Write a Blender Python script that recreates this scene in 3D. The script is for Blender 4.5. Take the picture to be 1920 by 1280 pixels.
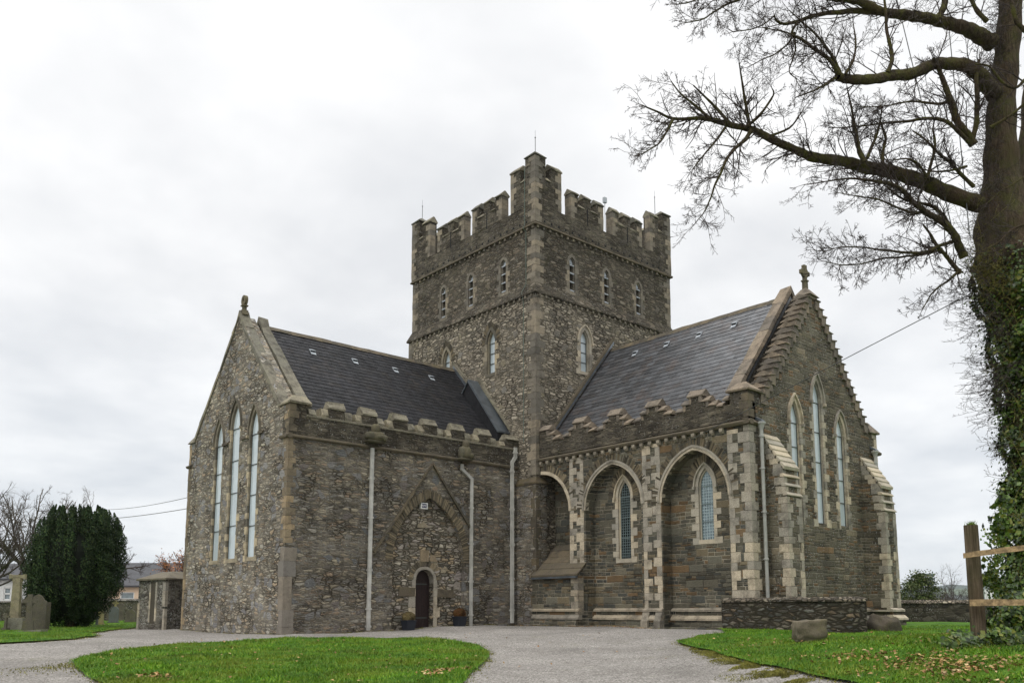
import bpy, bmesh, math, random
import numpy as np
from mathutils import Vector, Matrix
from mathutils.geometry import tessellate_polygon, delaunay_2d_cdt
from math import sin, cos, pi, radians, sqrt, atan2, tan
random.seed(7); RNG = np.random.default_rng(7)
SC = bpy.context.scene
for o in list(bpy.data.objects): bpy.data.objects.remove(o)
COL = SC.collection

# ------------------------------------------------------------- camera, sky, sun, exposure
CAM = Vector((-13.0, -26.1, 0.83)); TH = radians(48.69); FPX = 1611.0; PITCH = math.atan(219/1611.)
Rv = Vector((sin(TH), -cos(TH), 0)); Fv = Vector((cos(TH), sin(TH), 0))
FW = Fv*cos(PITCH) + Vector((0, 0, sin(PITCH))); UPV = -Fv*sin(PITCH) + Vector((0, 0, cos(PITCH)))
cd = bpy.data.cameras.new("camera"); cam = bpy.data.objects.new("camera", cd); COL.objects.link(cam)
cam.matrix_world = Matrix(((Rv.x, UPV.x, -FW.x, CAM.x), (Rv.y, UPV.y, -FW.y, CAM.y), (Rv.z, UPV.z, -FW.z, CAM.z), (0, 0, 0, 1)))
cd.sensor_width = 36; cd.lens = FPX/1920*36; cd.shift_y = (923-640)/1920.; cd.clip_start = 0.1; cd.clip_end = 20000
SC.camera = cam

def at(px, py, D):
    "point seen at (px,py) at D metres forward of the camera"
    d = Rv*((px-960)/FPX) + FW + UPV*((923-py)/FPX)
    return CAM + d*(D/d.dot(Fv))

SUN_EL = radians(52); SUN_AZ_VEC = (-Fv*0.75 - Rv*0.66).normalized()   # soft light from behind, left
wd = bpy.data.worlds.new("World"); SC.world = wd; wd.use_nodes = True
SC.view_settings.view_transform = 'Standard'; SC.view_settings.look = 'None'
SC.view_settings.exposure = 0.28; SC.view_settings.gamma = 1.0; SC.view_settings.use_curve_mapping = False

class NT:
    def __init__(s, tree): s.t = tree; s.n = tree.nodes; s.l = tree.links
    def node(s, typ, **kw):
        n = s.n.new(typ)
        for k, v in kw.items(): setattr(n, k, v)
        return n
    def put(s, sock, val):
        if val is None: return
        if hasattr(val, 'is_linked') or isinstance(val, bpy.types.NodeSocket): s.l.new(val, sock)
        else:
            if sock.type == 'RGBA' and not hasattr(val, '__len__'): val = (val, val, val, 1)
            elif sock.type == 'RGBA' and len(val) == 3: val = (*val, 1)
            sock.default_value = val
    def math(s, op, a, b=None, c=None, clamp=False):
        n = s.node('ShaderNodeMath', operation=op); n.use_clamp = clamp
        s.put(n.inputs[0], a); s.put(n.inputs[1], b)
        if c is not None: s.put(n.inputs[2], c)
        return n.outputs[0]
    def mr(s, v, a, b, c=0.0, d=1.0):
        n = s.node('ShaderNodeMapRange'); s.put(n.inputs[0], v)
        for i, q in enumerate((a, b, c, d)): s.put(n.inputs[i+1], q)
        return n.outputs[0]
    def mix(s, f, a, b, mode='MIX'):
        n = s.node('ShaderNodeMix', data_type='RGBA', blend_type=mode); s.put(n.inputs[0], f)
        s.put(n.inputs[6], a); s.put(n.inputs[7], b); return n.outputs[2]
    def xyz(s, x, y, z):
        n = s.node('ShaderNodeCombineXYZ'); s.put(n.inputs[0], x); s.put(n.inputs[1], y); s.put(n.inputs[2], z); return n.outputs[0]
    def sep(s, v):
        n = s.node('ShaderNodeSeparateXYZ'); s.put(n.inputs[0], v); return n.outputs
    def noise(s, v, scale, detail=3, rough=.55, dim='3D', out=0, dist=0):
        n = s.node('ShaderNodeTexNoise', noise_dimensions=dim); s.put(n.inputs['Vector'], v)
        n.inputs['Scale'].default_value = scale; n.inputs['Detail'].default_value = detail
        n.inputs['Roughness'].default_value = rough; n.inputs['Distortion'].default_value = dist
        return n.outputs[out]
    def vor(s, v, scale, feature='F1', rnd=1.0, dim='2D'):
        n = s.node('ShaderNodeTexVoronoi', voronoi_dimensions=dim, feature=feature); s.put(n.inputs['Vector'], v)
        n.inputs['Scale'].default_value = scale; n.inputs['Randomness'].default_value = rnd; return n.outputs
    def ramp(s, f, stops, interp='LINEAR'):
        n = s.node('ShaderNodeValToRGB'); n.color_ramp.interpolation = interp; e = n.color_ramp.elements
        while len(e) > 1: e.remove(e[-1])
        e[0].position = stops[0][0]; e[0].color = (*stops[0][1], 1)
        for p, c in stops[1:]:
            q = e.new(p); q.color = (*c, 1)
        s.put(n.inputs[0], f); return n.outputs[0]

w = NT(wd.node_tree); wd.node_tree.nodes.clear()
wout = w.node('ShaderNodeOutputWorld')
sky = w.node('ShaderNodeTexSky', sky_type='NISHITA'); sky.sun_disc = False
sky.sun_elevation = SUN_EL; sky.sun_rotation = atan2(SUN_AZ_VEC.x, SUN_AZ_VEC.y)
bg1 = w.node('ShaderNodeBackground'); w.put(bg1.inputs[0], sky.outputs[0]); bg1.inputs[1].default_value = 0.08
tc = w.node('ShaderNodeTexCoord'); gx, gy, gz = w.sep(tc.outputs['Generated'])
den = w.math('ADD', w.math('MAXIMUM', gz, 0.0), 0.22)
cv = w.xyz(w.math('DIVIDE', gx, den), w.math('DIVIDE', gy, den), 0.0)
n1 = w.noise(cv, 1.1, 5, .5, dist=.3); n2 = w.noise(cv, 3.2, 4, .55)
cl = w.mr(w.math('ADD', w.math('MULTIPLY', n1, .72), w.math('MULTIPLY', n2, .28)), .38, .57)
hz = w.mr(gz, 0.0, 0.34)
low = w.mix(cl, (.56, .605, .66), (.76, .785, .81)); high = w.mix(cl, (.70, .712, .73), (.93, .93, .93))
cc = w.mix(hz, low, high)
zen = w.mr(gz, .62, .95, 1.0, 2.6)                      # overcast: the zenith is the brightest part
cc = w.mix(1.0, cc, w.xyz(zen, zen, zen), 'MULTIPLY')
bg2 = w.node('ShaderNodeBackground'); w.put(bg2.inputs[0], cc); bg2.inputs[1].default_value = 1.0
ms = w.node('ShaderNodeMixShader'); ms.inputs[0].default_value = 0.94
w.l.new(bg1.outputs[0], ms.inputs[1]); w.l.new(bg2.outputs[0], ms.inputs[2]); w.l.new(ms.outputs[0], wout.inputs[0])

sd = bpy.data.lights.new("sun", 'SUN'); so = bpy.data.objects.new("sun", sd); COL.objects.link(so)
sd.energy = 0.75; sd.angle = radians(20); sd.color = (1.0, .955, .89)
sdir = Vector((SUN_AZ_VEC.x*cos(SUN_EL), SUN_AZ_VEC.y*cos(SUN_EL), sin(SUN_EL)))
so.rotation_euler = (-sdir).to_track_quat('-Z', 'Y').to_euler(); so.location = (0, 0, 60)

# ------------------------------------------------------------- object helpers
def obj(name, mb, mat, parent=None, label=None, cat=None, group=None, kind=None, smooth=False):
    me = bpy.data.meshes.new(name)
    me.from_pydata(mb.v, [], mb.f); me.update()
    if mb.rec:
        bm = bmesh.new(); bm.from_mesh(me); bmesh.ops.recalc_face_normals(bm, faces=bm.faces); bm.to_mesh(me); bm.free()
    if smooth: me.polygons.foreach_set('use_smooth', [True]*len(me.polygons))
    me.materials.append(mat)
    o = bpy.data.objects.new(name, me); COL.objects.link(o)
    adopt(o, parent); tag(o, label, cat, group, kind)
    return o
def adopt(o, parent):
    if parent:
        o.parent = parent
        o.matrix_parent_inverse = WM(parent).inverted()
def WM(o):
    if o.parent: return WM(o.parent) @ o.matrix_parent_inverse @ o.matrix_basis
    return o.matrix_basis.copy()
def tag(o, label=None, cat=None, group=None, kind=None):
    if label: o['label'] = label
    if cat: o['category'] = cat
    if group: o['group'] = group
    if kind: o['kind'] = kind
    return o
def empty(name, loc, label, cat, group=None, rz=0):
    o = bpy.data.objects.new(name, None); COL.objects.link(o); o.location = loc; o.rotation_euler = (0, 0, rz)
    o.empty_display_size = .2
    return tag(o, label, cat, group)
def dup(o, parent=None):
    c = o.copy(); COL.objects.link(c); c.parent = parent
    for ch in list(o.children): dup(ch, c)
    return c

def jag(mb, amp):
    from mathutils import noise as N
    out = []
    for v in mb.v:
        q = Vector(v)*2.7; h_ = (round(v[0]*50)*73856093 ^ round(v[1]*50)*19349663 ^ round(v[2]*50)*83492791) & 0xffff
        a = (h_ % 251)/251-.5; b_ = (h_ % 241)/241-.5; c_ = (h_ % 239)/239-.5
        out.append((v[0]+amp*(a+N.noise(q)), v[1]+amp*(b_+N.noise(q+Vector((5, 5, 5)))), v[2]+amp*(c_+N.noise(q+Vector((9, 1, 3))))))
    mb.v = out
class MB:
    def __init__(s, rec=True): s.v = []; s.f = []; s.rec = rec
    def add(s, vs, fs):
        b = len(s.v); s.v += [tuple(q) for q in vs]; s.f += [tuple(i+b for i in f) for f in fs]
    def box(s, x0, y0, z0, x1, y1, z1):
        s.add([(x0,y0,z0),(x1,y0,z0),(x1,y1,z0),(x0,y1,z0),(x0,y0,z1),(x1,y0,z1),(x1,y1,z1),(x0,y1,z1)],
              [(0,3,2,1),(4,5,6,7),(0,1,5,4),(1,2,6,5),(2,3,7,6),(3,0,4,7)])
    def hexa(s, p):
        s.add(p, [(0,3,2,1),(4,5,6,7),(0,1,5,4),(1,2,6,5),(2,3,7,6),(3,0,4,7)])
    def prism(s, fr, poly, n0, n1):
        k = len(poly)
        s.add([fr(t, z, n0) for t, z in poly] + [fr(t, z, n1) for t, z in poly],
              [tuple(range(k))[::-1], tuple(range(k, 2*k))] + [(i, (i+1) % k, k+(i+1) % k, k+i) for i in range(k)])
    def run(s, fr, prof, t0, t1):
        "extrude an (n,z) profile along t"
        k = len(prof)
        s.add([fr(t0, z, n) for n, z in prof] + [fr(t1, z, n) for n, z in prof],
              [tuple(range(k))[::-1], tuple(range(k, 2*k))] + [(i, (i+1) % k, k+(i+1) % k, k+i) for i in range(k)])
    def wall(s, fr, outer, holes, n0, n1):
        loops = [outer] + holes
        vs = [Vector((t, z, 0)) for lp in loops for t, z in lp]
        tris = tessellate_polygon([[Vector((t, z, 0)) for t, z in lp] for lp in loops]); N = len(vs)
        V = [fr(q.x, q.y, n0) for q in vs] + [fr(q.x, q.y, n1) for q in vs]
        F = [(a, b, c) for a, b, c in tris] + [(a+N, c+N, b+N) for a, b, c in tris]
        b = 0
        for lp in loops:
            k = len(lp)
            F += [(b+i, b+(i+1) % k, N+b+(i+1) % k, N+b+i) for i in range(k)]; b += k
        s.add(V, F)
    def strip(s, fr, inner, outer, n0, n1):
        k = len(inner)
        V = [fr(*p, n0) for p in inner] + [fr(*p, n0) for p in outer] + [fr(*p, n1) for p in inner] + [fr(*p, n1) for p in outer]
        F = []
        for i in range(k-1):
            F += [(i, i+1, k+i+1, k+i), (2*k+i, 3*k+i, 3*k+i+1, 2*k+i+1), (i, 2*k+i, 2*k+i+1, i+1), (k+i, k+i+1, 3*k+i+1, 3*k+i)]
        F += [(0, k, 3*k, 2*k), (k-1, 3*k-1, 4*k-1, 2*k-1)]
        s.add(V, F)
    def tube(s, pts, rad, sides=6, cap=True):
        pts = [Vector(p) for p in pts]; n = len(pts)
        if not hasattr(rad, '__len__'): rad = [rad]*n
        b = len(s.v); u = None
        for i, p in enumerate(pts):
            d = (pts[min(i+1, n-1)] - pts[max(i-1, 0)])
            if d.length < 1e-9: d = Vector((0, 0, 1))
            d.normalize()
            if u is None: u = d.cross(Vector((0, 0, 1))); u = u if u.length > .05 else d.cross(Vector((0, 1, 0)))
            u = u - d*u.dot(d)
            if u.length < 1e-6: u = d.orthogonal()
            u.normalize(); q = d.cross(u)
            for k in range(sides):
                a = 2*pi*k/sides; s.v.append(tuple(p + (u*cos(a) + q*sin(a))*rad[i]))
        for i in range(n-1):
            for k in range(sides):
                a = b+i*sides+k; c = b+i*sides+(k+1) % sides
                s.f.append((a, c, c+sides, a+sides))
        if cap:
            s.f.append(tuple(b+k for k in range(sides))[::-1]); s.f.append(tuple(b+(n-1)*sides+k for k in range(sides)))
    def lathe(s, c, prof, sides=16, ax=None, ay=None, up=None):
        c = Vector(c); ax = ax or Vector((1,0,0)); ay = ay or Vector((0,1,0)); up = up or Vector((0,0,1)); b = len(s.v)
        for r, z in prof:
            for k in range(sides):
                a = 2*pi*k/sides; s.v.append(tuple(c + ax*(r*cos(a)) + ay*(r*sin(a)) + up*z))
        m = len(prof)
        for i in range(m-1):
            for k in range(sides):
                a = b+i*sides+k; q = b+i*sides+(k+1) % sides; s.f.append((a, q, q+sides, a+sides))
        s.f.append(tuple(b+k for k in range(sides))[::-1]); s.f.append(tuple(b+(m-1)*sides+k for k in range(sides)))
    def blob(s, c, r, seed=0, amp=.15, nu=14, nv=9, zcut=None, f=2.0):
        "lumpy stone"
        from mathutils import noise as N
        b = len(s.v); c = Vector(c); off = Vector((seed*7.3, seed*3.1, seed*1.7))
        for j in range(nv+1):
            th = pi*j/nv
            for i in range(nu):
                ph = 2*pi*i/nu; d = Vector((sin(th)*cos(ph), sin(th)*sin(ph), cos(th)))
                d = Vector([math.copysign(abs(q)**.72, q) for q in d])
                k = 1 + amp*N.noise(d*f+off)*2
                p = Vector((d.x*r[0], d.y*r[1], d.z*r[2]))*k
                if zcut is not None and p.z < zcut: p.z = zcut
                s.v.append(tuple(c+p))
        for j in range(nv):
            for i in range(nu):
                a = b+j*nu+i; q = b+j*nu+(i+1) % nu; s.f.append((a, a+nu, q+nu, q))

def FY(y):   # face looking towards -Y ; t = X
    return lambda t, z, n: (t, y-n, z)
def FX(x):   # face looking towards -X ; t = Y
    return lambda t, z, n: (x-n, t, z)
def BY(y): return lambda t, z, n: (t, y+n, z)
def BX(x): return lambda t, z, n: (x+n, t, z)
def LOC(o, rz):
    "frame at o rotated rz, front along local -y"
    c, s_ = cos(rz), sin(rz)
    return lambda t, z, n: (o[0]+c*t+s_*n, o[1]+s_*t-c*n, o[2]+z)

def arch(tc, zs, za, hw, k=9):
    "pointed arch from left spring over the apex to the right spring"
    H = za-zs; R = (H*H+hw*hw)/(2*hw); a1 = math.acos(max(-1, min(1, (R-hw)/R)))
    L = [(tc-hw+R-R*cos(a1*i/k), zs+R*sin(a1*i/k)) for i in range(k+1)]
    return L + [(2*tc-x, z) for x, z in L[::-1][1:]]
def archoff(tc, zs, za, hw, d, k=9):
    H = za-zs; R = (H*H+hw*hw)/(2*hw); a1 = math.acos((R-hw)/R); R2 = R+d
    a2 = math.acos(max(-1, min(1, (R-hw)/R2)))
    L = [(tc-hw+R-R2*cos(a2*i/k), zs+R2*sin(a2*i/k)) for i in range(k+1)]
    return L + [(2*tc-x, z) for x, z in L[::-1][1:]]
def lancet(tc, z0, zs, za, hw): return [(tc-hw, z0)] + arch(tc, zs, za, hw) + [(tc+hw, z0)]

# ------------------------------------------------------------- materials
def newmat(name):
    m = bpy.data.materials.new(name); m.use_nodes = True; t = NT(m.node_tree); b = t.n['Principled BSDF']; return m, t, b
def pos(t):
    g = t.node('ShaderNodeNewGeometry'); return g.outputs['Position'], g
def bump(t, b, h, dist=.02, strength=1.0):
    n = t.node('ShaderNodeBump'); n.inputs['Strength'].default_value = strength; n.inputs['Distance'].default_value = dist
    t.put(n.inputs['Height'], h); t.l.new(n.outputs[0], b.inputs['Normal'])
def plain(name, col, rough=.7, var=.15, scale=8, metallic=0, spec=.5, bmp=0, isl=0):
    m, t, b = newmat(name); P, g = pos(t)
    n = t.mr(t.noise(P, scale, 5, .6), .3, .7, 1-var, 1+var)
    if isl: n = t.math('MULTIPLY', n, t.mr(g.outputs['Random Per Island'], 0, 1, 1-isl, 1+isl))
    t.put(b.inputs['Base Color'], t.mix(1.0, col, t.xyz(n, n, n), 'MULTIPLY'))
    b.inputs['Roughness'].default_value = rough; b.inputs['Metallic'].default_value = metallic
    b.inputs['Specular IOR Level'].default_value = spec
    if bmp: bump(t, b, t.noise(P, scale*2, 5, .6), bmp)
    return m
def rubble(name, cols, mortar, pitch=.13, ln=.34, big=.12, bigcol=((.20,.20,.195),(.27,.26,.24),(.22,.17,.15)), stain=.55,
           lichen=.64, moss=0.0, stc=(.055,.048,.038), bd=.035, tone=1.0, pm=.5, pa=.15, pb=.45, jw=.016, free=False, warp=1.0, contrast=1.0, rough=False, dj=(.050,.042,.030)):
    """random rubble: courses of large, middling and thin stones in one another, or (free) rounded stones for walls that run at any angle"""
    m, t, b = newmat(name); P, g = pos(t); x, y, z = t.sep(P)
    h = t.math('ADD', x, y)
    wn = t.noise(P, 1.6, 3, .6, out=1); wx, wy, wz = t.sep(wn); w2 = t.noise(P, 9, 2, .5, out=1); ux, uy, uz = t.sep(w2)
    def wob(v, a, a2, q, q2): return t.math('ADD', t.math('ADD', v, t.math('MULTIPLY', t.math('SUBTRACT', q, .5), a*warp)), t.math('MULTIPLY', t.math('SUBTRACT', q2, .5), a2*warp))
    h2 = wob(h, .30, .08, wx, ux); z2 = wob(z, .15, .035, wy, uy)
    if free:
        x2 = wob(x, .2, .05, wx, ux); y2 = wob(y, .2, .05, wz, uz)
        v = t.xyz(t.math('DIVIDE', x2, ln), t.math('DIVIDE', y2, ln), t.math('DIVIDE', z2, pitch))
        cc_ = t.vor(v, 1.0, dim='3D')[1]; e1 = t.math('MULTIPLY', t.vor(v, 1.0, 'DISTANCE_TO_EDGE', dim='3D')[0], pitch*.9); r1, r2, r3 = t.sep(cc_)
        mm = t.mr(e1, jw*.35, jw*1.1, 1, 0)
    else:
        def layer(p, l, seed):
            if rough:
                v = t.xyz(t.math('DIVIDE', h2, l), t.math('DIVIDE', z2, p), 0.0); q = t.math('ADD', 0.0, 0.0)
                vv = t.node('ShaderNodeVectorMath', operation='ADD'); t.l.new(v, vv.inputs[0]); vv.inputs[1].default_value = (seed, seed*2.3, 0)
                a_ = t.vor(vv.outputs[0], 1.0, rnd=.85); b_ = t.vor(vv.outputs[0], 1.0, 'DISTANCE_TO_EDGE', rnd=.85)[0]
                return a_['Color'], t.math('MULTIPLY', b_, p*.9)
            zz = t.math('DIVIDE', z2, p); row = t.math('FLOOR', zz); fz = t.math('FRACT', zz)
            ez = t.math('MULTIPLY', t.math('MINIMUM', fz, t.math('SUBTRACT', 1.0, fz)), p)
            u = t.math('ADD', t.math('DIVIDE', h2, l), t.math('MULTIPLY', row, 37.31+seed))
            n = t.node('ShaderNodeTexVoronoi', voronoi_dimensions='1D'); n.inputs['Scale'].default_value = 1; t.put(n.inputs['W'], u)
            n2 = t.node('ShaderNodeTexVoronoi', voronoi_dimensions='1D', feature='DISTANCE_TO_EDGE'); n2.inputs['Scale'].default_value = 1; t.put(n2.inputs['W'], u)
            eh = t.math('MULTIPLY', n2.outputs[0], l); return n.outputs['Color'], t.math('MINIMUM', ez, eh)
        cA, eA = layer(pitch*2, ln*1.7, 3.1); cB, eB = layer(pitch, ln, 11.7); cC, eC = layer(pitch/2, ln*.9, 23.9); eC = t.math('MULTIPLY', eC, 2.2)
        _, a2, _ = t.sep(cA); _, b2, _ = t.sep(cB)
        sA = t.math('GREATER_THAN', a2, 1-pa); sB = t.math('GREATER_THAN', b2, 1-pb)
        col = t.mix(sA, t.mix(sB, cC, cB), cA); r1, r2, r3 = t.sep(col)
        def sel(f, a_, b_): return t.math('ADD', t.math('MULTIPLY', f, b_), t.math('MULTIPLY', t.math('SUBTRACT', 1.0, f), a_))
        eBC = sel(sB, eC, eB); e1 = sel(sA, t.math('MINIMUM', eBC, t.math('ADD', eA, .004)), eA)
        e1 = t.math('MINIMUM', e1, t.math('ADD', sel(sA, 1.0, eA), 0.0))
        mm = t.mr(e1, jw*.25, jw, 1, 0)
    k = len(cols); colr = t.ramp(r1, [(i/k, c) for i, c in enumerate(cols)], 'CONSTANT')
    br = t.mr(r2, 0, 1, .60, 1.45) if contrast == 1.0 else t.mr(r2, 0, 1, 1-.42*contrast, 1+.5*contrast); colr = t.mix(1.0, colr, t.xyz(br, br, br), 'MULTIPLY')
    mp = t.mr(t.noise(P, .9, 4, .6), .40, .60)
    mcol = t.mix(t.math('MULTIPLY', mp, pm), dj, mortar)
    c = t.mix(mm, colr, mcol)
    bm_ = 0.0
    if big:
        vb = t.xyz(t.math('DIVIDE', h2, .34), t.math('DIVIDE', z2, .27), 3.0)
        cb = t.vor(vb, 1.0); eb = t.vor(vb, 1.0, 'DISTANCE_TO_EDGE')[0]; q1, q2, q3 = t.sep(cb['Color'])
        bm_ = t.math('MULTIPLY', t.math('GREATER_THAN', q1, 1-big), t.mr(eb, .09, .14))
        bcol = t.ramp(q2, [(i/len(bigcol), c_) for i, c_ in enumerate(bigcol)], 'CONSTANT')
        c = t.mix(bm_, c, bcol)
    fn = t.mr(t.noise(t.xyz(t.math('MULTIPLY', h, .28), 0.0, z), 42, 5, .72), .27, .73, .62, 1.38)
    c = t.mix(1.0, c, t.xyz(fn, fn, fn), 'MULTIPLY')
    ls = t.mr(t.noise(P, .45, 6, .6), .3, .7, .84*tone, 1.16*tone)
    c = t.mix(1.0, c, t.xyz(ls, ls, ls), 'MULTIPLY')
    sv = t.xyz(t.math('MULTIPLY', h, 1.3), t.math('MULTIPLY', z, .22), 0.0)
    st = t.math('MULTIPLY', t.mr(t.noise(sv, 1.0, 7, .7), .46, .70), stain)
    c = t.mix(st, c, stc)
    if moss:
        c = t.mix(t.math('MULTIPLY', t.mr(t.noise(P, 1.7, 5, .7), .56, .68), moss), c, (.075, .075, .020))
    li = t.math('MULTIPLY', t.mr(t.noise(P, 17, 2, .5), lichen, lichen+.02), t.mr(t.noise(P, .8, 3), .38, .55))
    c = t.mix(t.math('MULTIPLY', li, .8), c, (.38, .375, .34))
    t.put(b.inputs['Base Color'], c); b.inputs['Roughness'].default_value = .9; b.inputs['Specular IOR Level'].default_value = .2
    hh = t.math('ADD', t.math('MULTIPLY', t.math('MINIMUM', e1, .03), 22.0), t.math('MULTIPLY', r3, .7))
    hh = t.math('ADD', hh, t.math('MULTIPLY', fn, .9))
    if big: hh = t.math('ADD', hh, t.math('MULTIPLY', bm_, .35))
    bump(t, b, hh, bd, 1.0)
    return m
def dressed(name, col, var=.22, moss=.3, speck=.5, stain=.4, mosscol=(.15,.14,.045), darkc=(.06,.052,.042)):
    m, t, b = newmat(name); P, g = pos(t); x, y, z = t.sep(P)
    i = t.mr(g.outputs['Random Per Island'], 0, 1, 1-var, 1+var)
    warm = t.mix(g.outputs['Random Per Island'], col, (col[0]*1.02, col[1]*.93, col[2]*.80))
    c = t.mix(1.0, warm, t.xyz(i, i, i), 'MULTIPLY')
    fn = t.mr(t.noise(P, 45, 4, .7), .3, .7, 1-speck*.5, 1+speck*.5); c = t.mix(1.0, c, t.xyz(fn, fn, fn), 'MULTIPLY')
    c = t.mix(t.math('MULTIPLY', t.mr(t.noise(P, 2.3, 6, .65), .46, .66), stain), c, darkc)
    c = t.mix(t.math('MULTIPLY', t.mr(t.noise(P, 5, 5, .7), .52, .66), moss), c, mosscol)
    t.put(b.inputs['Base Color'], c); b.inputs['Roughness'].default_value = .85; b.inputs['Specular IOR Level'].default_value = .25
    bump(t, b, t.math('ADD', t.noise(P, 9, 5, .7), t.math('MULTIPLY', t.noise(P, 50, 3), .3)), .025, .8)
    return m
def slate(name, base, rust, spec, rough, rustamt, streak=.5):
    m, t, b = newmat(name); P, g = pos(t); x, y, z = t.sep(P); r = g.outputs['Random Per Island']
    i = t.mr(r, 0, 1, .6, 1.4); c = t.mix(1.0, base, t.xyz(i, i, i), 'MULTIPLY')
    rr = t.math('FRACT', t.math('MULTIPLY', r, 17.3))
    k = t.math('MULTIPLY', t.math('MULTIPLY', t.mr(t.noise(P, 1.3, 6, .7), .45, .68), rustamt), t.mr(rr, .2, .8))
    c = t.mix(k, c, rust)
    sv = t.xyz(t.math('MULTIPLY', t.math('ADD', x, y), 2.0), t.math('MULTIPLY', z, .25), 0.0)
    s_ = t.mr(t.noise(sv, 1.0, 5, .6), .4, .7, 1.15, 1.15-streak); c = t.mix(1.0, c, t.xyz(s_, s_, s_), 'MULTIPLY')
    fl = t.mr(t.noise(P, 18, 2), .70, .74); c = t.mix(t.math('MULTIPLY', fl, .5), c, (.22,.22,.20))
    t.put(b.inputs['Base Color'], c); b.inputs['Roughness'].default_value = rough
    t.put(b.inputs['Roughness'], t.mr(t.noise(P, 4, 4), .3, .7, rough-.1, rough+.12)); b.inputs['Specular IOR Level'].default_value = spec
    bump(t, b, t.noise(P, 25, 4), .006)
    return m
def leafy(name, cols, rough=.5, spec=.35, trans=0.0, nscale=3.0, patch=None):
    m, t, b = newmat(name); P, g = pos(t); r = g.outputs['Random Per Island']; x_, y_, z_ = t.sep(P); Pn = t.xyz(x_, y_, t.math('MULTIPLY', z_, .35)) if 'yew' in name else P
    k = len(cols); c = t.ramp(r, [(i/max(1, k-1), q) for i, q in enumerate(cols)])
    n = t.mr(t.noise(Pn, nscale, 4, .6), .3, .7, .45, 1.55); c = t.mix(1.0, c, t.xyz(n, n, n), 'MULTIPLY')
    if patch: c = t.mix(t.math('MULTIPLY', t.mr(t.noise(P, .55, 5, .7), .47, .62), .6), c, patch)
    t.put(b.inputs['Base Color'], c); b.inputs['Roughness'].default_value = rough; b.inputs['Specular IOR Level'].default_value = spec
    return m
M = {}
# old slaty rubble of the transept
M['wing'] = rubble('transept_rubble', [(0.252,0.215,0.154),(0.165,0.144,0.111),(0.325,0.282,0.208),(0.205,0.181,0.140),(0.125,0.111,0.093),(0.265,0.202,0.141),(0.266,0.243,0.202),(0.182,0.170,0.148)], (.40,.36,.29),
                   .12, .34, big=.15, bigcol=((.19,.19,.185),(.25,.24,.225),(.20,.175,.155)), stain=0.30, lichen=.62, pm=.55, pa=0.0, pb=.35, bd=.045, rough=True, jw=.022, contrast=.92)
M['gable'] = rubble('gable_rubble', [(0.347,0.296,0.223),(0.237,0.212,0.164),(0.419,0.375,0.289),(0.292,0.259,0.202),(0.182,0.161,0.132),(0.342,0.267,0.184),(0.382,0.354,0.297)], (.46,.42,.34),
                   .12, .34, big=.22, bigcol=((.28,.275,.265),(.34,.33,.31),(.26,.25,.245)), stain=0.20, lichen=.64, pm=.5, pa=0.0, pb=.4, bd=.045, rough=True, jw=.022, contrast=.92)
M['infill'] = rubble('infill_rubble', [(0.352,0.312,0.243),(0.238,0.211,0.166),(0.435,0.393,0.315),(0.296,0.264,0.208),(0.160,0.151,0.120),(0.365,0.288,0.191),(0.387,0.343,0.298)], (.20,.17,.12),
                   .12, .34, big=.08, bigcol=((.36,.32,.27),(.40,.34,.24),(.33,.29,.26)), stain=0.10, lichen=.75, pm=.3, pa=0.0, pb=.5, bd=.045, rough=True, jw=.022, contrast=.92)
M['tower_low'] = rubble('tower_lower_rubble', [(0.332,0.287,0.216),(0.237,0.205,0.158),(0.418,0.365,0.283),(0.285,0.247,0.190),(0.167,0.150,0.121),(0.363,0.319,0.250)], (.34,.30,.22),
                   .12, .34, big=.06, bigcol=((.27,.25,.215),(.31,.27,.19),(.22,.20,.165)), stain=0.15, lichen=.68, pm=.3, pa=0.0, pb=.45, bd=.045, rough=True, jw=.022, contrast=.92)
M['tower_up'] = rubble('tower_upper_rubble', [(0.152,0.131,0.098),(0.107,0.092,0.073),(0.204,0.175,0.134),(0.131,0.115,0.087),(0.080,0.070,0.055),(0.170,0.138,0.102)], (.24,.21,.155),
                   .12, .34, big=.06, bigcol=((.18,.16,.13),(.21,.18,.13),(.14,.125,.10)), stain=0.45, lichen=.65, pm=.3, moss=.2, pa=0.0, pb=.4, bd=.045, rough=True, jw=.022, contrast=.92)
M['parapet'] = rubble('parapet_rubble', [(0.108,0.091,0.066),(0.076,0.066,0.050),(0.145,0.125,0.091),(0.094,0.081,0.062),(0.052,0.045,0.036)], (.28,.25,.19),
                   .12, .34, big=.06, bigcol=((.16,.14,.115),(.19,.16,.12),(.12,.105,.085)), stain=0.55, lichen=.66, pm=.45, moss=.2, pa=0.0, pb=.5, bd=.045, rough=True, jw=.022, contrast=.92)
M['arcade'] = rubble('squared_rubble', [(0.108,0.102,0.078),(0.070,0.070,0.056),(0.148,0.133,0.095),(0.092,0.084,0.062),(0.140,0.094,0.051),(0.120,0.114,0.086),(0.062,0.063,0.054),(0.103,0.096,0.071),(0.144,0.119,0.076)], (.37,.33,.25),
                   .13, .38, big=0, stain=.3, lichen=.72, pm=1.0, pa=.30, pb=.75, bd=.03, jw=.018, warp=.45)
M['ngable'] = rubble('gable_squared_rubble', [(0.140,0.122,0.085),(0.095,0.086,0.064),(0.192,0.161,0.109),(0.115,0.102,0.074),(0.181,0.118,0.065),(0.152,0.138,0.101),(0.120,0.107,0.075)], (.38,.34,.26),
                   .115, .34, big=0, stain=.4, lichen=.62, pm=.85, pa=.22, pb=.65, bd=.035, jw=.017, warp=.6)
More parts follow.
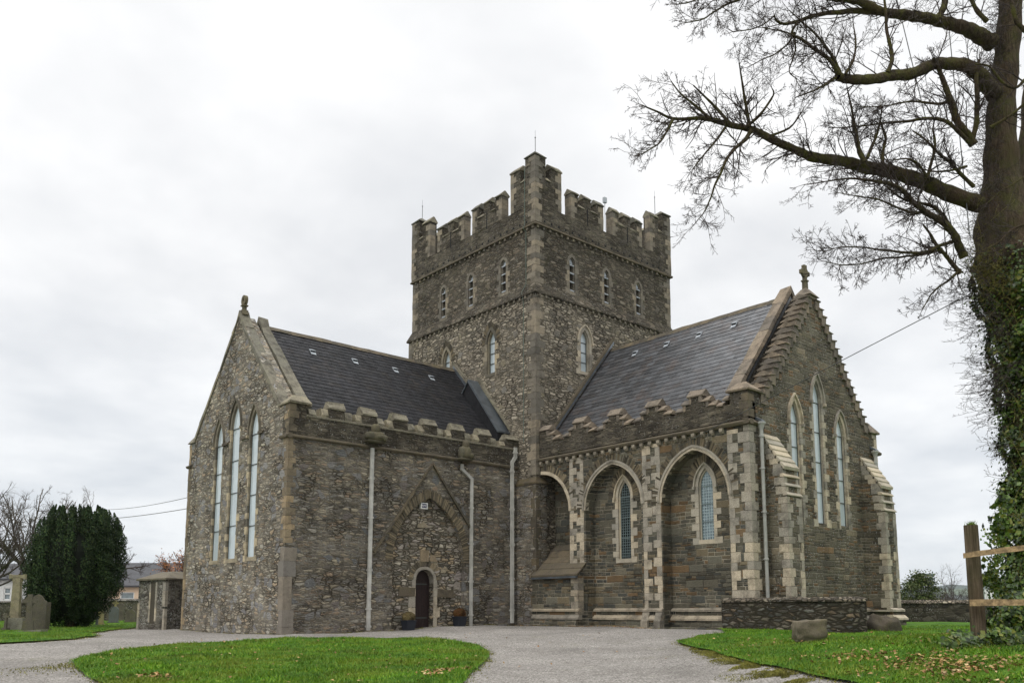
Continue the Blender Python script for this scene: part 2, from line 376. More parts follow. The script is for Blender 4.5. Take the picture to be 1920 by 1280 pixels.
M['lowwall'] = rubble('low_wall_rubble', [(0.152,0.130,0.099),(0.100,0.090,0.074),(0.214,0.186,0.146),(0.093,0.093,0.086),(0.252,0.188,0.125),(0.127,0.114,0.092),(0.184,0.177,0.155)], (.045,.038,.028),
                   .10, .30, big=0, stain=.45, lichen=.70, pm=.1, bd=.07, free=True, jw=.022, tone=1.15)
M['ruin'] = rubble('ruin_rubble', [(.12,.106,.088),(.08,.073,.061),(.18,.165,.135),(.23,.215,.18)], (.26,.24,.19), .14, .34, big=0, stain=.8, lichen=.56, pm=.6, free=True)
M['bwall'] = rubble('boundary_rubble', [(.085,.08,.054),(.055,.05,.037),(.13,.12,.083),(.10,.085,.056)], (.18,.17,.12), .2, .4, big=0, stain=.5, lichen=.60, pm=.4, moss=.5, free=True)
M['bwall2'] = rubble('dark_boundary_rubble', [(.05,.043,.033),(.032,.028,.023),(.08,.07,.055)], (.09,.08,.06), .18, .4, big=0, stain=.6, lichen=.62, pm=.2, free=True)
M['granite'] = dressed('granite', (.41,.38,.32), .32, .06, .9, .55)
M['granite_m'] = dressed('stained_granite', (.29,.268,.225), .32, .08, .9, .65)
M['granite_l'] = dressed('pale_granite', (.45,.42,.35), .25, .04, .6, .32)
M['granite_d'] = dressed('weathered_granite', (.120,.105,.080), .30, .25, .8, .75)
M['quoin_t'] = dressed('tower_quoin_stone', (.215,.197,.165), .40, .1, .9, .65)
M['coping'] = dressed('lichened_coping', (.215,.205,.165), .35, .35, 1.3, .8, mosscol=(.26,.25,.15))
M['wash'] = dressed('mossy_string_wash', (.11,.092,.062), .3, .5, .9, .6, mosscol=(.085,.075,.022))
M['quoin_o'] = dressed('sandstone_quoin', (.26,.215,.15), .45, .08, .7, .5)
M['limestone'] = dressed('grey_limestone', (.22,.205,.185), .15, .05, .5, .4)
M['greenstone'] = dressed('mossy_carved_stone', (.125,.115,.08), .15, .4, .8, .55, mosscol=(.12,.12,.05))
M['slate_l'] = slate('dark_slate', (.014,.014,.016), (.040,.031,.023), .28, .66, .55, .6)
M['slate_r'] = slate('grey_slate', (.058,.060,.064), (.070,.048,.036), .6, .42, .75, .35)  # paler base than the transept slate, partly painting in sky reflection
M['lead'] = plain('lead_sheet', (.16,.18,.20), .38, .3, 3, .6)
M['glass'] = plain('sky_tinted_glazing', (.47,.54,.565), .08, .10, 1.2, 0, 1.0, bmp=.002)  # pale base colour stands in for sky reflected in the panes
M['glass_d'] = plain('dark_leaded_glass', (.015,.022,.024), .12, .5, 9, 0, .7)
M['glass_b'] = plain('blue_leaded_glass', (.13,.18,.20), .12, .45, 9, 0, .8)
M['leading'] = plain('leading', (.17,.22,.22), .5, .1, 8)
M['leading_l'] = plain('pale_leading', (.42,.52,.53), .5, .1, 8)
M['bar'] = plain('iron_glazing_bar', (.05,.055,.05), .5)
M['louvre'] = plain('grey_louvre', (.40,.43,.46), .5, .15, 6)
M['void'] = plain('unlit_interior', (.008,.008,.008), .9)  # near-black stands in for the shade inside slits, holes and openings
M['pipe'] = plain('painted_downpipe', (.46,.45,.41), .45, .28, 3)
M['pipe_g'] = plain('grey_painted_downpipe', (.36,.36,.33), .45, .15, 5)
M['door'] = plain('dark_oak_door', (.018,.007,.006), .6, .5, 12, bmp=.01)
M['mortar_d'] = plain('dark_joint', (.03,.026,.02), .95)
M['vous'] = dressed('slate_voussoirs', (.165,.145,.105), .75, .05, .7, .45)
M['vous_d'] = dressed('dark_slate_voussoirs', (.10,.087,.062), .7, .05, .6, .35)
def barkmat(name, col, moss, mossamt, vs=.18):
    m, t, b = newmat(name); P, g = pos(t); x, y, z = t.sep(P); v = t.xyz(x, y, t.math('MULTIPLY', z, vs))
    r = t.noise(v, 26, 5, .65, dist=.4); k = t.mr(r, .32, .68, .35, 1.7); c = t.mix(1.0, col, t.xyz(k, k, k), 'MULTIPLY')
    c = t.mix(t.math('MULTIPLY', t.mr(t.noise(P, 3.1, 5, .7), .44, .62), mossamt), c, moss)
    c = t.mix(t.math('MULTIPLY', t.mr(t.noise(P, 1.3, 4, .6), .5, .66), .5), c, (.085, .055, .035))
    t.put(b.inputs['Base Color'], c); b.inputs['Roughness'].default_value = .95; b.inputs['Specular IOR Level'].default_value = .15
    bump(t, b, t.math('ADD', r, t.math('MULTIPLY', t.noise(P, 40, 3), .3)), .05); return m
M['bark'] = barkmat('moss_stained_bark', (.070,.053,.034), (.062,.066,.018), .7)
M['bark_g'] = barkmat('greenish_bark', (.058,.045,.030), (.088,.088,.022), .85, .6)
M['twig'] = plain('twig_bark', (.045,.033,.026), .9, .3, 9)
M['ivy'] = leafy('ivy_leaves', [(.010,.022,.004),(.028,.058,.006),(.050,.095,.010),(.085,.14,.018),(.15,.15,.018)], .36, .4)
M['yew'] = leafy('yew_foliage', [(.008,.018,.007),(.018,.038,.012),(.032,.062,.018),(.058,.076,.022)], .75, .2, nscale=1.8)
M['leafdead'] = leafy('fallen_beech_leaves', [(.11,.055,.02),(.28,.15,.055),(.40,.27,.11),(.17,.075,.02),(.50,.38,.2)], .7, .3)
M['grass'] = leafy('grass_blades', [(.036,.105,.003),(.070,.172,.004),(.110,.232,.006),(.20,.27,.02)], .55, .3, nscale=.9, patch=(.19,.20,.02))
M['drygrass'] = leafy('dry_verge_grass', [(.09,.10,.02),(.17,.16,.03),(.22,.20,.05)], .7, .2)
# ------------------------------------------------------------- terrain
def sst(a, b, x): x = max(0., min(1., (x-a)/(b-a))); return x*x*(3-2*x)
def ground(x, y):
    dx, dy = x-CAM.x, y-CAM.y; d = dx*Fv.x+dy*Fv.y; r = dx*Rv.x+dy*Rv.y
    z = -0.8+0.8*min(max(d, -10), 24)/24 if d < 24 else 0.0
    z += .20*sst(0, 8, x)*sst(20, 27, d)*(1-sst(34, 60, d)*.6)
    z += .60*sst(2, 8, r)*(1-sst(15, 24, d))
    z += .03*sin(x*.9+1)*cos(y*.7)+.02*sin(x*2.3)*sin(y*1.9+2)
    if d > 80: z -= (d-80)*.004
    return z
def gz_at(px, py):
    "where the line of sight through the pixel meets the ground"
    d = (Rv*((px-960)/FPX) + FW + UPV*((923-py)/FPX)); d = d/d.dot(Fv); lo, hi = 3.0, 400.0
    for _ in range(50):
        m_ = (lo+hi)/2; p = CAM+d*m_
        if p.z > ground(p.x, p.y): lo = m_
        else: hi = m_
    p = CAM+d*lo; return (p.x, p.y)
def CW(r, d): p = CAM+Rv*r+Fv*d; return (p.x, p.y)

def sheet(name, mat, poly=None, dz=0.0, step=.5, kind='structure', label=None, cat=None):
    xs = [p[0] for p in poly]; ys = [p[1] for p in poly]
    vs = []; k = len(poly); edges = []
    for i in range(k):                       # densify the boundary
        a = poly[i]; b = poly[(i+1) % k]; L = math.dist(a, b); n = max(1, int(L/step))
        for j in range(n): vs.append((a[0]+(b[0]-a[0])*j/n, a[1]+(b[1]-a[1])*j/n))
    nb = len(vs); edges = [(i, (i+1) % nb) for i in range(nb)]
    X0, X1, Y0, Y1 = min(xs), max(xs), min(ys), max(ys); x = X0
    while x < X1:
        y = Y0
        while y < Y1:
            if inside((x, y), poly): vs.append((x+random.uniform(-.1, .1)*step, y+random.uniform(-.1, .1)*step))
            y += step
        x += step
    V, E_, F, *_ = delaunay_2d_cdt([Vector(q) for q in vs], edges, [], 1, 1e-5)
    mb = MB(); mb.v = [(v.x, v.y, ground(v.x, v.y)+dz) for v in V]; mb.f = [tuple(f) for f in F]
    return obj(name, mb, mat, label=label, cat=cat, kind=kind, smooth=True)
def inside(p, poly):
    x, y = p; c = False; j = len(poly)-1
    for i in range(len(poly)):
        xi, yi = poly[i]; xj, yj = poly[j]
        if (yi > y) != (yj > y) and x < (xj-xi)*(y-yi)/(yj-yi)+xi: c = not c
        j = i
    return c

# gravel
m, t, b = newmat('gravel'); P, g = pos(t)
vc = t.vor(P, 42, dim='3D')[1]; r1, _, _ = t.sep(vc)
c = t.ramp(r1, [(0, (.13,.117,.102)), (.35, (.24,.222,.20)), (.7, (.33,.308,.28)), (1, (.47,.445,.41))])
lg = t.mr(t.noise(P, .45, 5, .6), .3, .7, .84, 1.14); c = t.mix(1.0, c, t.xyz(lg, lg, lg), 'MULTIPLY')
md = t.mr(t.noise(P, 5, 4, .6), .3, .7, .88, 1.12); c = t.mix(1.0, c, t.xyz(md, md, md), 'MULTIPLY')
bp = t.mr(t.vor(P, 15, dim='3D')[0], .0, .09, 1, 0); c = t.mix(t.math('MULTIPLY', bp, t.mr(t.noise(P, 3, 2), .45, .6)), c, (.13,.12,.11))
dp = t.mr(t.noise(P, .35, 6, .7, dist=.6), .50, .64); c = t.mix(t.math('MULTIPLY', dp, .42), c, (.15,.14,.125))
mo = t.math('MULTIPLY', t.mr(t.noise(P, .8, 6, .7), .58, .72), t.mr(t.noise(P, 14, 4, .7), .42, .56)); c = t.mix(t.math('MULTIPLY', mo, .55), c, (.14, .145, .045))
t.put(b.inputs['Base Color'], c); b.inputs['Roughness'].default_value = .95; b.inputs['Specular IOR Level'].default_value = .2
bump(t, b, t.math('ADD', t.vor(P, 42, dim='3D')[0], t.noise(P, 90, 2)), .015); M['gravel'] = m
# turf
m, t, b = newmat('turf'); P, g = pos(t)
c = t.ramp(t.noise(P, 1.1, 6, .62), [(.30, (.034,.098,.005)), (.5, (.064,.160,.006)), (.66, (.10,.205,.008)), (.8, (.16,.19,.02))])
f_ = t.mr(t.noise(P, 60, 4, .7), .25, .75, .5, 1.4); c = t.mix(1.0, c, t.xyz(f_, f_, f_), 'MULTIPLY')
t.put(b.inputs['Base Color'], c); b.inputs['Roughness'].default_value = .9; b.inputs['Specular IOR Level'].default_value = .2
bump(t, b, t.noise(P, 45, 4, .7), .04); M['turf'] = m
M['field'] = plain('distant_fields', (.07,.105,.035), .95, .3, .02)

BIG = [CW(-75, -6), CW(75, -6), CW(110, 95), CW(-110, 95)]
sheet('gravel_yard', M['gravel'], BIG, 0.0, .9)
mb = MB(); N_ = 24
for (r0, r1_) in ((60, 4500),):
    ring = []
    for i in range(N_):
        a = 2*pi*i/N_; ring.append((cos(a), sin(a)))
    mb.v = [(CAM.x+q[0]*r0, CAM.y+q[1]*r0, -.9) for q in ring]+[(CAM.x+q[0]*r1_, CAM.y+q[1]*r1_, -6) for q in ring]
    mb.f = [(i, (i+1) % N_, N_+(i+1) % N_, N_+i) for i in range(N_)]
obj('far_ground', mb, M['field'], kind='structure')

ISL = [gz_at(*q) for q in [(135,1241),(160,1232),(205,1222),(300,1211),(450,1203),(620,1198),(760,1197),(850,1202),(893,1210),(915,1222),(917,1232),(904,1246),(884,1262),(872,1279),(840,1310),(700,1352),(480,1352),(300,1320),(200,1290),(160,1268),(142,1252)]]
RL = [gz_at(*q) for q in [(1362,1188),(1310,1192),(1268,1203),(1286,1211),(1330,1220),(1372,1234),(1420,1247),(1500,1262),(1600,1282),(1750,1325),(2100,1430)]]
RL += [CW(14, 8), CW(30, 12), CW(40, 60), CW(16, 60), (20.5, -3.0), (20.0, -9.5), (10.2, -9.6)]
LL = [gz_at(*q) for q in [(-60,1208),(0,1207),(60,1204),(140,1199),(182,1192),(168,1187),(205,1182),(256,1177)]]
LL += [CW(-16.2, 47), CW(-14, 62), CW(-45, 62), CW(-40, 28)]
sheet('lawn_island', M['turf'], ISL, .045, .35); sheet('side_lawn', M['turf'], RL, .045, .5); sheet('churchyard_lawn', M['turf'], LL, .045, .8)

def blades(name, pts, h, wd_, mat, label):
    n = len(pts); a = RNG.uniform(0, 2*pi, n); tuft = 1+.55*np.sin(pts[:, 0]*3.1+np.sin(pts[:, 1]*2.3)*2)*np.sin(pts[:, 1]*3.7+pts[:, 0]); hh = h*RNG.uniform(.4, 1.35, n)*np.clip(tuft, .35, 2); lean = RNG.normal(0, .5, (n, 2))*hh[:, None]
    w2 = wd_*RNG.uniform(.7, 1.3, n)
    ca, sa = np.cos(a)*w2, np.sin(a)*w2; V = np.zeros((n, 3, 3))
    V[:, 0] = pts+np.stack([ca, sa, np.zeros(n)], 1); V[:, 1] = pts-np.stack([ca, sa, np.zeros(n)], 1)
    V[:, 2] = pts+np.stack([lean[:, 0], lean[:, 1], hh], 1)
    return trimesh(name, V.reshape(-1, 3), np.arange(3*n).reshape(-1, 3), mat, label)
def trimesh(name, V, F, mat, label=None, parent=None, cat=None, kind='stuff', smooth=False):
    me = bpy.data.meshes.new(name); k = F.shape[1]
    me.vertices.add(len(V)); me.vertices.foreach_set('co', V.astype(np.float32).ravel())
    me.loops.add(F.size); me.loops.foreach_set('vertex_index', F.astype(np.int32).ravel())
    me.polygons.add(len(F)); me.polygons.foreach_set('loop_start', np.arange(0, F.size, k, dtype=np.int32)); me.polygons.foreach_set('loop_total', np.full(len(F), k, dtype=np.int32))
    me.update(); me.validate(); me.materials.append(mat)
    if smooth: me.polygons.foreach_set('use_smooth', [True]*len(me.polygons))
    o = bpy.data.objects.new(name, me); COL.objects.link(o); adopt(o, parent)
    return tag(o, label, cat, None, kind)
def scatter(poly, dens, jit=.0, dmax=36, fade=20):
    xs = [p[0] for p in poly]; ys = [p[1] for p in poly]; X0, X1, Y0, Y1 = min(xs), max(xs), min(ys), max(ys)
    out = []; n = int((X1-X0)*(Y1-Y0)*dens); rx = RNG.uniform(X0, X1, n); ry = RNG.uniform(Y0, Y1, n)
    d = (rx-CAM.x)*Fv.x+(ry-CAM.y)*Fv.y; r = (rx-CAM.x)*Rv.x+(ry-CAM.y)*Rv.y
    ok = (d > 6) & (d < dmax) & (np.abs(r) < d*.62+.6) & (RNG.uniform(0, 1, n) < np.clip((fade/np.maximum(d, 1))**1.5, 0, 1))
    for x, y in zip(rx[ok], ry[ok]):
        if inside((x, y), poly):
            x += random.gauss(0, jit) if jit else 0; y += random.gauss(0, jit) if jit else 0
            out.append((x, y, ground(x, y)+.043))
    return np.array(out)
blades('grass', np.concatenate([scatter(ISL, 1100, .05, fade=14), scatter(RL, 900, .05, 30, 12), scatter(LL, 260, .05, 60, 28)]), .045, .008, M['grass'], None)
bpy.data.objects['grass']['category'] = 'grass'; bpy.data.objects['grass']['label'] = 'short bright green grass blades growing on the lawns'
from mathutils import noise as _mn
def MNn(x, y): return _mn.noise(Vector((x*1.7, y*1.7, 3.3)))+.5*_mn.noise(Vector((x*5, y*5, 1.1)))
edge = []
for poly in (ISL, RL[:11], LL[:8]):
    for i in range(len(poly)-(0 if poly is ISL else 1)):
        a_, b_ = poly[i], poly[(i+1) % len(poly)]; L = math.dist(a_, b_)
        for _ in range(int(L*95)):
            u_ = random.random(); x = a_[0]+(b_[0]-a_[0])*u_+random.gauss(0, .10)+.0; y = a_[1]+(b_[1]-a_[1])*u_+random.gauss(0, .10)
            edge.append((x, y, ground(x, y)+.004))
# mossy verge running down beside the right lawn
va, vb = gz_at(1300, 1214), gz_at(1520, 1276)
for _ in range(17000):
    u_ = random.random()**.6; g_ = abs(random.gauss(0, .62*(.15+u_))); x = va[0]+(vb[0]-va[0])*u_-g_*.75+random.gauss(0, .06); y = va[1]+(vb[1]-va[1])*u_+g_*.05+random.gauss(0, .06)
    if MNn(x, y) > -.12+.25*g_: edge.append((x, y, ground(x, y)+.004))
for _ in range(5200):          # weeds and moss at the foot of the walls
    k_ = random.random()
    if k_ < .45: x = random.uniform(0, 10.1); y = -abs(random.gauss(0, .07))
    elif k_ < .65: y = random.uniform(0, 8.7); x = -abs(random.gauss(0, .07))
    else: y = random.uniform(-9.9, -.3); x = (9.95 if y > -3.6 else 10.25 if (-7.3 < y < -6.4) else 10.70)-abs(random.gauss(0, .07))
    if MNn(x*2, y*2) > .02: edge.append((x, y, ground(x, y)+.004))
va = gz_at(170, 1248)
for _ in range(1500):
    x = va[0]+random.gauss(0, .8); y = va[1]+random.gauss(0, .5); edge.append((x, y, ground(x, y)+.004))
blades('verge_grass', np.array(edge), .022, .010, M['drygrass'], 'thin yellowish moss and grass straggling along the lawn edges')['category'] = 'grass'

def leaves_on(pts, size, mat, name, label, cat, parent=None, kind='stuff', flat=.35, nrm=None):
    n = len(pts); pts = np.asarray(pts, float)
    if nrm is None: nn = RNG.normal(0, flat, (n, 3)); nn[:, 2] += 1
    else: nn = nrm+RNG.normal(0, flat, (n, 3))
    nn /= np.linalg.norm(nn, axis=1)[:, None]
    rv = RNG.normal(0, 1, (n, 3)); u = np.cross(nn, rv); u /= np.linalg.norm(u, axis=1)[:, None]; v = np.cross(nn, u)
    s = (size*RNG.uniform(.55, 1.25, n))[:, None]
    shape = [(-.5, 0, 0), (-.1, .42, .10), (.55, 0, 0), (-.1, -.42, .10)]
    V = np.stack([pts+(u*a+v*b_+nn*c_)*s for a, b_, c_ in shape], 1).reshape(-1, 3)
    i = np.arange(n)*4; F = np.concatenate([np.stack([i, i+1, i+2], 1), np.stack([i, i+2, i+3], 1)])
    return trimesh(name, V, F, mat, label, parent, cat, kind)
fl = []
for k_ in range(17):     # drifts
    q = random.choice([(1700,1235),(1780,1250),(1850,1262),(1660,1222),(1900,1245),(1800,1275),(1740,1262),(1620,1250),(1870,1280)]); cx_, cy_ = gz_at(q[0]+random.gauss(0, 55), q[1]+random.gauss(0, 10))
    for _ in range(random.randint(20, 70)):
        x = cx_+random.gauss(0, .28); y = cy_+random.gauss(0, .28); fl.append((x, y, ground(x, y)+.075))
for poly, n_ in ((ISL, 240), (RL, 480)):
    p_ = scatter(poly, 14 if poly is RL else 5, 0, 26, 14)
    for q in p_[:n_]: fl.append((q[0], q[1], q[2]+.04))
for q in [(290,1272),(300,1276),(810,1268),(825,1262),(870,1258)]:
    c_ = gz_at(*q)
    for _ in range(40): x = c_[0]+random.gauss(0, .16); y = c_[1]+random.gauss(0, .12); fl.append((x, y, ground(x, y)+.075))
for _ in range(420):      # blown against the plinth
    y = random.uniform(-7.2, -.2); x = 10.05-abs(random.gauss(0, .12)) if y > -3.5 else 10.1-abs(random.gauss(0, .15)); fl.append((x, y, ground(x, y)+.02))
for _ in range(90):
    x, y = CW(random.uniform(-9, 6), random.uniform(13, 27)); fl.append((x, y, ground(x, y)+.02))
leaves_on(fl, .062, M['leafdead'], 'fallen_leaves', 'dry brown and tan fallen leaves scattered over the grass', 'leaves')

# ------------------------------------------------------------- the church
E_LOC = (10.3, 3.4, 0)
CH = empty('cathedral', E_LOC, 'medieval rubble stone cathedral with square battlemented crossing tower and slate roofs', 'church')
ROUGH = {'coping': .030, 'coping_n': .028, 'granite_d': .018, 'wash': .03, 'quoin_o': .014, 'limestone': .012, 'quoin_t': .010, 'granite': .008, 'vous': .01, 'gransand': .010}
def P_(name, mb, mat, parent=None, label=None, **k):
    if mat in ROUGH: jag(mb, ROUGH[mat])
    return obj(name, mb, M[mat] if isinstance(mat, str) else mat, parent or CH, label, **k)
WY = FY(0.0); WX = FX(0.0); RX = FX(10.45); RB = FX(10.93); GS = FY(-10.87)

def quoins(mb, cx, cy, sx, sy, z0, z1, big=.52, small=.26, hmin=.24, hmax=.34, e=.010, jit=.05):
    "alternate long and short corner stones; sx,sy point from the corner into the two walls"
    z = z0; k = random.random() < .5
    while z < z1-.1:
        h = min(random.uniform(hmin, hmax), z1-z); a = (big if k else small)+random.uniform(-jit, jit); b = (small if k else big)+random.uniform(-jit, jit)
        x0, x1 = sorted((cx-sx*e, cx+sx*a)); y0, y1 = sorted((cy-sy*e, cy+sy*b))
        mb.box(x0, y0, z+.005, x1, y1, z+h-.008); z += h; k = not k
def flatquoins(mb, fr, t0, dirn, z0, z1, big=.42, small=.24, depth=.3, e=.010, hmin=.24, hmax=.34, start=False, slope=None):
    z = z0; k = start
    while z < z1-.08:
        h = min(random.uniform(hmin, hmax), z1-z); a = (big if k else small)+random.uniform(-.04, .04)
        x0, x1 = sorted((t0, t0+dirn*a)); mb.prism(fr, [(x0, z+.005), (x1, z+.005), (x1, z+h-.008), (x0, z+h-.008)], -depth, e); z += h; k = not k

def voussoirs(mb, fr, inner, outer, n0, n1, per=2, jit=.03):
    "thin radial stones between two parallel arcs"
    def samp(pl, f):
        L = [0]
        for a, b in zip(pl, pl[1:]): L.append(L[-1]+math.dist(a, b))
        s_ = f*L[-1]
        for i in range(len(pl)-1):
            if s_ <= L[i+1]+1e-9:
                u = (s_-L[i])/max(1e-9, L[i+1]-L[i]); return (pl[i][0]+(pl[i+1][0]-pl[i][0])*u, pl[i][1]+(pl[i+1][1]-pl[i][1])*u)
        return pl[-1]
    L = sum(math.dist(a, b) for a, b in zip(outer, outer[1:])); f = 0; 
    while f < 1:
        w_ = random.uniform(.04, .10)/L*per; g = min(1, f+w_); a = samp(inner, f); b = samp(inner, g); c = samp(outer, g); d = samp(outer, f)
        k = random.uniform(.75, 1.12)
        c = (b[0]+(c[0]-b[0])*k, b[1]+(c[1]-b[1])*k); d = (a[0]+(d[0]-a[0])*k, a[1]+(d[1]-a[1])*k)
        g1 = .006/L*2; mb.prism(fr, [a, b, c, d], n0, n1+random.uniform(-jit, jit)*.4); f = g+.12*w_

def window(fr_, tc, z0, zs, za, hw, jamb=.14, ring=.13, depth=.34, glass='glass', leading=None, bars=3, hood=.05, mat='granite_l', name='lancet_window', wide=.27, sill=True, vs=None, pane_n=-.22, label=None, lw=.0065, latt=.095, inner=.055):
    "stone surround as the part; glass, leading and bars under it"
    fr = fr_
    mb = MB()
    for sgn in (-1, 1):
        z = z0-.16; k = random.random() < .5
        while z < zs-.02:
            h = min(random.uniform(.20, .30), zs-z); a = (wide if k else jamb)+random.uniform(-.03, .03)
            x0, x1 = sorted((tc+sgn*hw, tc+sgn*(hw+a))); mb.prism(fr, [(x0, z+.004), (x1, z+.004), (x1, z+h-.006), (x0, z+h-.006)], -depth, .012); z += h; k = not k
        # splayed inner order
        x0, x1 = sorted((tc+sgn*(hw-inner), tc+sgn*hw)); mb.prism(fr, [(x0, z0), (x1, z0), (x1, zs), (x0, zs)], -depth, -.05)
    inn = arch(tc, zs, za, hw); out = archoff(tc, zs, za, hw, ring); mb.strip(fr, inn, out, -depth, .014)
    in2 = archoff(tc, zs, za, hw, -inner); mb.strip(fr, in2, inn, -depth, -.05)
    if hood:
        mb.strip(fr, out, archoff(tc, zs, za, hw, ring+hood), -.1, .075)
        for sgn in (-1, 1): mb.prism(fr, [(tc+sgn*(hw+ring-.02), zs-.09), (tc+sgn*(hw+ring+hood+.02), zs-.09), (tc+sgn*(hw+ring+hood+.02), zs+.01), (tc+sgn*(hw+ring-.02), zs+.01)], -.1, .10)
    if sill: mb.prism(fr, [(tc-hw-.02, z0-.15), (tc+hw+.02, z0-.15), (tc+hw+.02, z0-.005), (tc-hw-.02, z0-.005)], -depth, .02)
    W_ = P_(name, mb, mat, label=label)
    g_ = MB(); hg = hw-inner+.005; g_.prism(fr, lancet(tc, z0, zs, za-.05, hg), pane_n-.02, pane_n); P_('pane', g_, glass, W_)
    b_ = MB()
    for i in range(1, bars+1):
        z = z0+(zs-z0)*i/bars*(1.0 if bars < 4 else 1.0)-.0
        b_.prism(fr, [(tc-hg, z-.012), (tc+hg, z-.012), (tc+hg, z+.012), (tc-hg, z+.012)], pane_n-.01, pane_n+.03)
    for sgn in (-1, 1): x0, x1 = sorted((tc+sgn*hg, tc+sgn*(hg-.02))); b_.prism(fr, [(x0, z0), (x1, z0), (x1, zs), (x0, zs)], pane_n-.01, pane_n+.02)
    P_('glazing_bars', b_, 'leading' if leading else 'bar', W_)
    if leading:
        l_ = MB(); k = int(round(2*hg/latt)); s_ = 2*hg/k; H = za-zs; R = (H*H+hg*hg)/(2*hg)
        for i in range(1, k):
            x = tc-hg+i*s_; dx = hg-abs(x-tc); top = zs+sqrt(max(0, R*R-(R-dx)**2))-.06
            l_.prism(fr, [(x-lw, z0), (x+lw, z0), (x+lw, top), (x-lw, top)], pane_n-.005, pane_n+.012)
        z = z0+s_
        while z < za-.12:
            wz = hg
            if z > zs: wz = max(.03, hg-(R-sqrt(max(0, R*R-(z-zs)**2))))
            l_.prism(fr, [(tc-wz, z-lw), (tc+wz, z-lw), (tc+wz, z+lw), (tc-wz, z+lw)], pane_n-.005, pane_n+.010); z += s_
        P_('leading', l_, leading, W_)
    if vs:
        v_ = MB(); o1 = archoff(tc, zs, za, hw, ring+hood+.01); o2 = archoff(tc, zs, za, hw, ring+hood+vs); voussoirs(v_, fr, o1, o2, -.1, .016, per=1); P_('relieving_arch', v_, 'vous_d' if vs < .3 else 'vous', W_)
    return W_

def HL(tc, z0, zs, za, hw): return lancet(tc, z0-.02, zs, za+.03, hw+.03)
# --- transept walls (left wing)
mb = MB(); door_arch = arch(5.83, 2.6, 4.98, 1.62)
big_hole = [(4.21, .10)]+arch(5.83, 2.6, 4.98, 1.62)+[(7.45, .10)]
mb.wall(WY, [(.006, -.6), (10.6, -.6), (10.6, 6.55), (.006, 6.55)], [big_hole], -.75, 0)
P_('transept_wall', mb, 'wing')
DX0, DX1 = 5.32, 6.14; dc = (DX0+DX1)/2
mb = MB()
mb.wall(WY, [(4.0, -.6), (7.7, -.6), (7.7, 5.2), (4.0, 5.2)], [[(DX0, .13)]+arch(dc, 1.92, 2.30, .41, 8)+[(DX1, .13)]], -.72, -.14)
P_('doorway_infill', mb, 'infill')
gable_holes = [HL(5.72, 2.66, 7.05, 7.95, .33), HL(4.26, 2.66, 7.5, 8.42, .38), HL(2.63, 2.66, 7.05, 7.95, .33)]
mb = MB(); mb.wall(WX, [(.006, -.6), (8.744, -.6), (8.744, 7.55), (8.2, 7.75), (4.40, 11.90), (.62, 7.8), (.006, 7.5)], gable_holes, -.62, 0)
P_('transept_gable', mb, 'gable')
M['gransand'] = dressed('buff_dressed_stone', (.31,.28,.215), .65, .05, .7, .5)
for (tc_, zs_, za_, hw_) in ((5.72, 7.05, 7.95, .33), (4.26, 7.5, 8.42, .38), (2.63, 7.05, 7.95, .33)):
    window(WX, tc_, 2.66, zs_, za_, hw_, jamb=.09, ring=.12, depth=.45, bars=4, hood=.05, mat='gransand', name='gable_lancet', wide=.20, pane_n=-.07, inner=.02)
# string linking the hoods
for a_, b_, z in ((4.82, 5.28, 7.03), (3.10, 3.70, 7.03), (1.9, 2.2, 7.03)): mb = MB(); mb.run(WX, [(-.1, z-.05), (.07, z-.05), (.07, z+.02), (0, z+.06), (-.1, z+.06)], a_, b_); P_('hood_string', mb, 'granite_d')
mb = MB()  # far and rear walls
mb.box(0.3, 8.0, -.6, 10.6, 8.75, 7.4); P_('transept_rear_wall', mb, 'wing')
# quoins
mb = MB(); quoins(mb, 0, 0, 1, 1, 3.0, 7.5, .30, .17, .16, .30); P_('transept_quoins', mb, 'quoin_o')
mb = MB(); z = -.35
for h in (.62, .55, .50, .58, .52, .45): mb.box(-.018, -.018, z, .33+random.uniform(-.04, .12), .30+random.uniform(-.05, .1), z+h-.01); z += h
P_('corner_base_stones', mb, 'limestone')
mb = MB(); quoins(mb, 0, 8.75, 1, -1, -.3, 7.5, .30, .2, .2, .5); P_('far_corner_quoins', mb, 'quoin_o')
# scattered corner blocks in big grey stone are in the rubble material

# string course and parapet of the transept
S_ = [(-.1, 6.53), (.04, 6.53), (.09, 6.58), (.09, 6.62), (0, 6.68), (-.1, 6.68)]
for fr_, a_, b_ in ((WY, -.12, 10.25), (WX, -.11, .55), (WX, 8.45, 8.86)): mb = MB(); mb.run(fr_, S_, a_, b_); P_('string_course', mb, 'granite_d')
mb = MB(); mb.wall(WY, [(-0.004, 6.66), (10.3, 6.66), (10.3, 7.33), (-0.004, 7.33)], [], -.42, .03); 
mb.box(0.04, -.025, 7.33, .62, .55, 7.72); P_('transept_parapet', mb, 'parapet')
mb = MB(); mb.run(WY, [(-.46, 7.33), (.06, 7.33), (.06, 7.37), (.0, 7.41), (-.40, 7.41), (-.46, 7.37)], .62, 10.3)
P_('parapet_coping', mb, 'coping')
def capblock(mb, fr, t0, t1, z, n0, n1, h=.2, ov=.05, tov=.04):
    "saddle-back coping stone"
    nm = (n0+n1)/2
    mb.run(fr, [(n0-ov, z), (n1+ov, z), (n1+ov, z+.04), (n1-.05, z+h*.62), (n1-.09, z+h*.66), (n1-.12, z+h), (nm-.09, z+h), (n0-ov, z+.05)], t0-tov, t1+tov)
mer = None
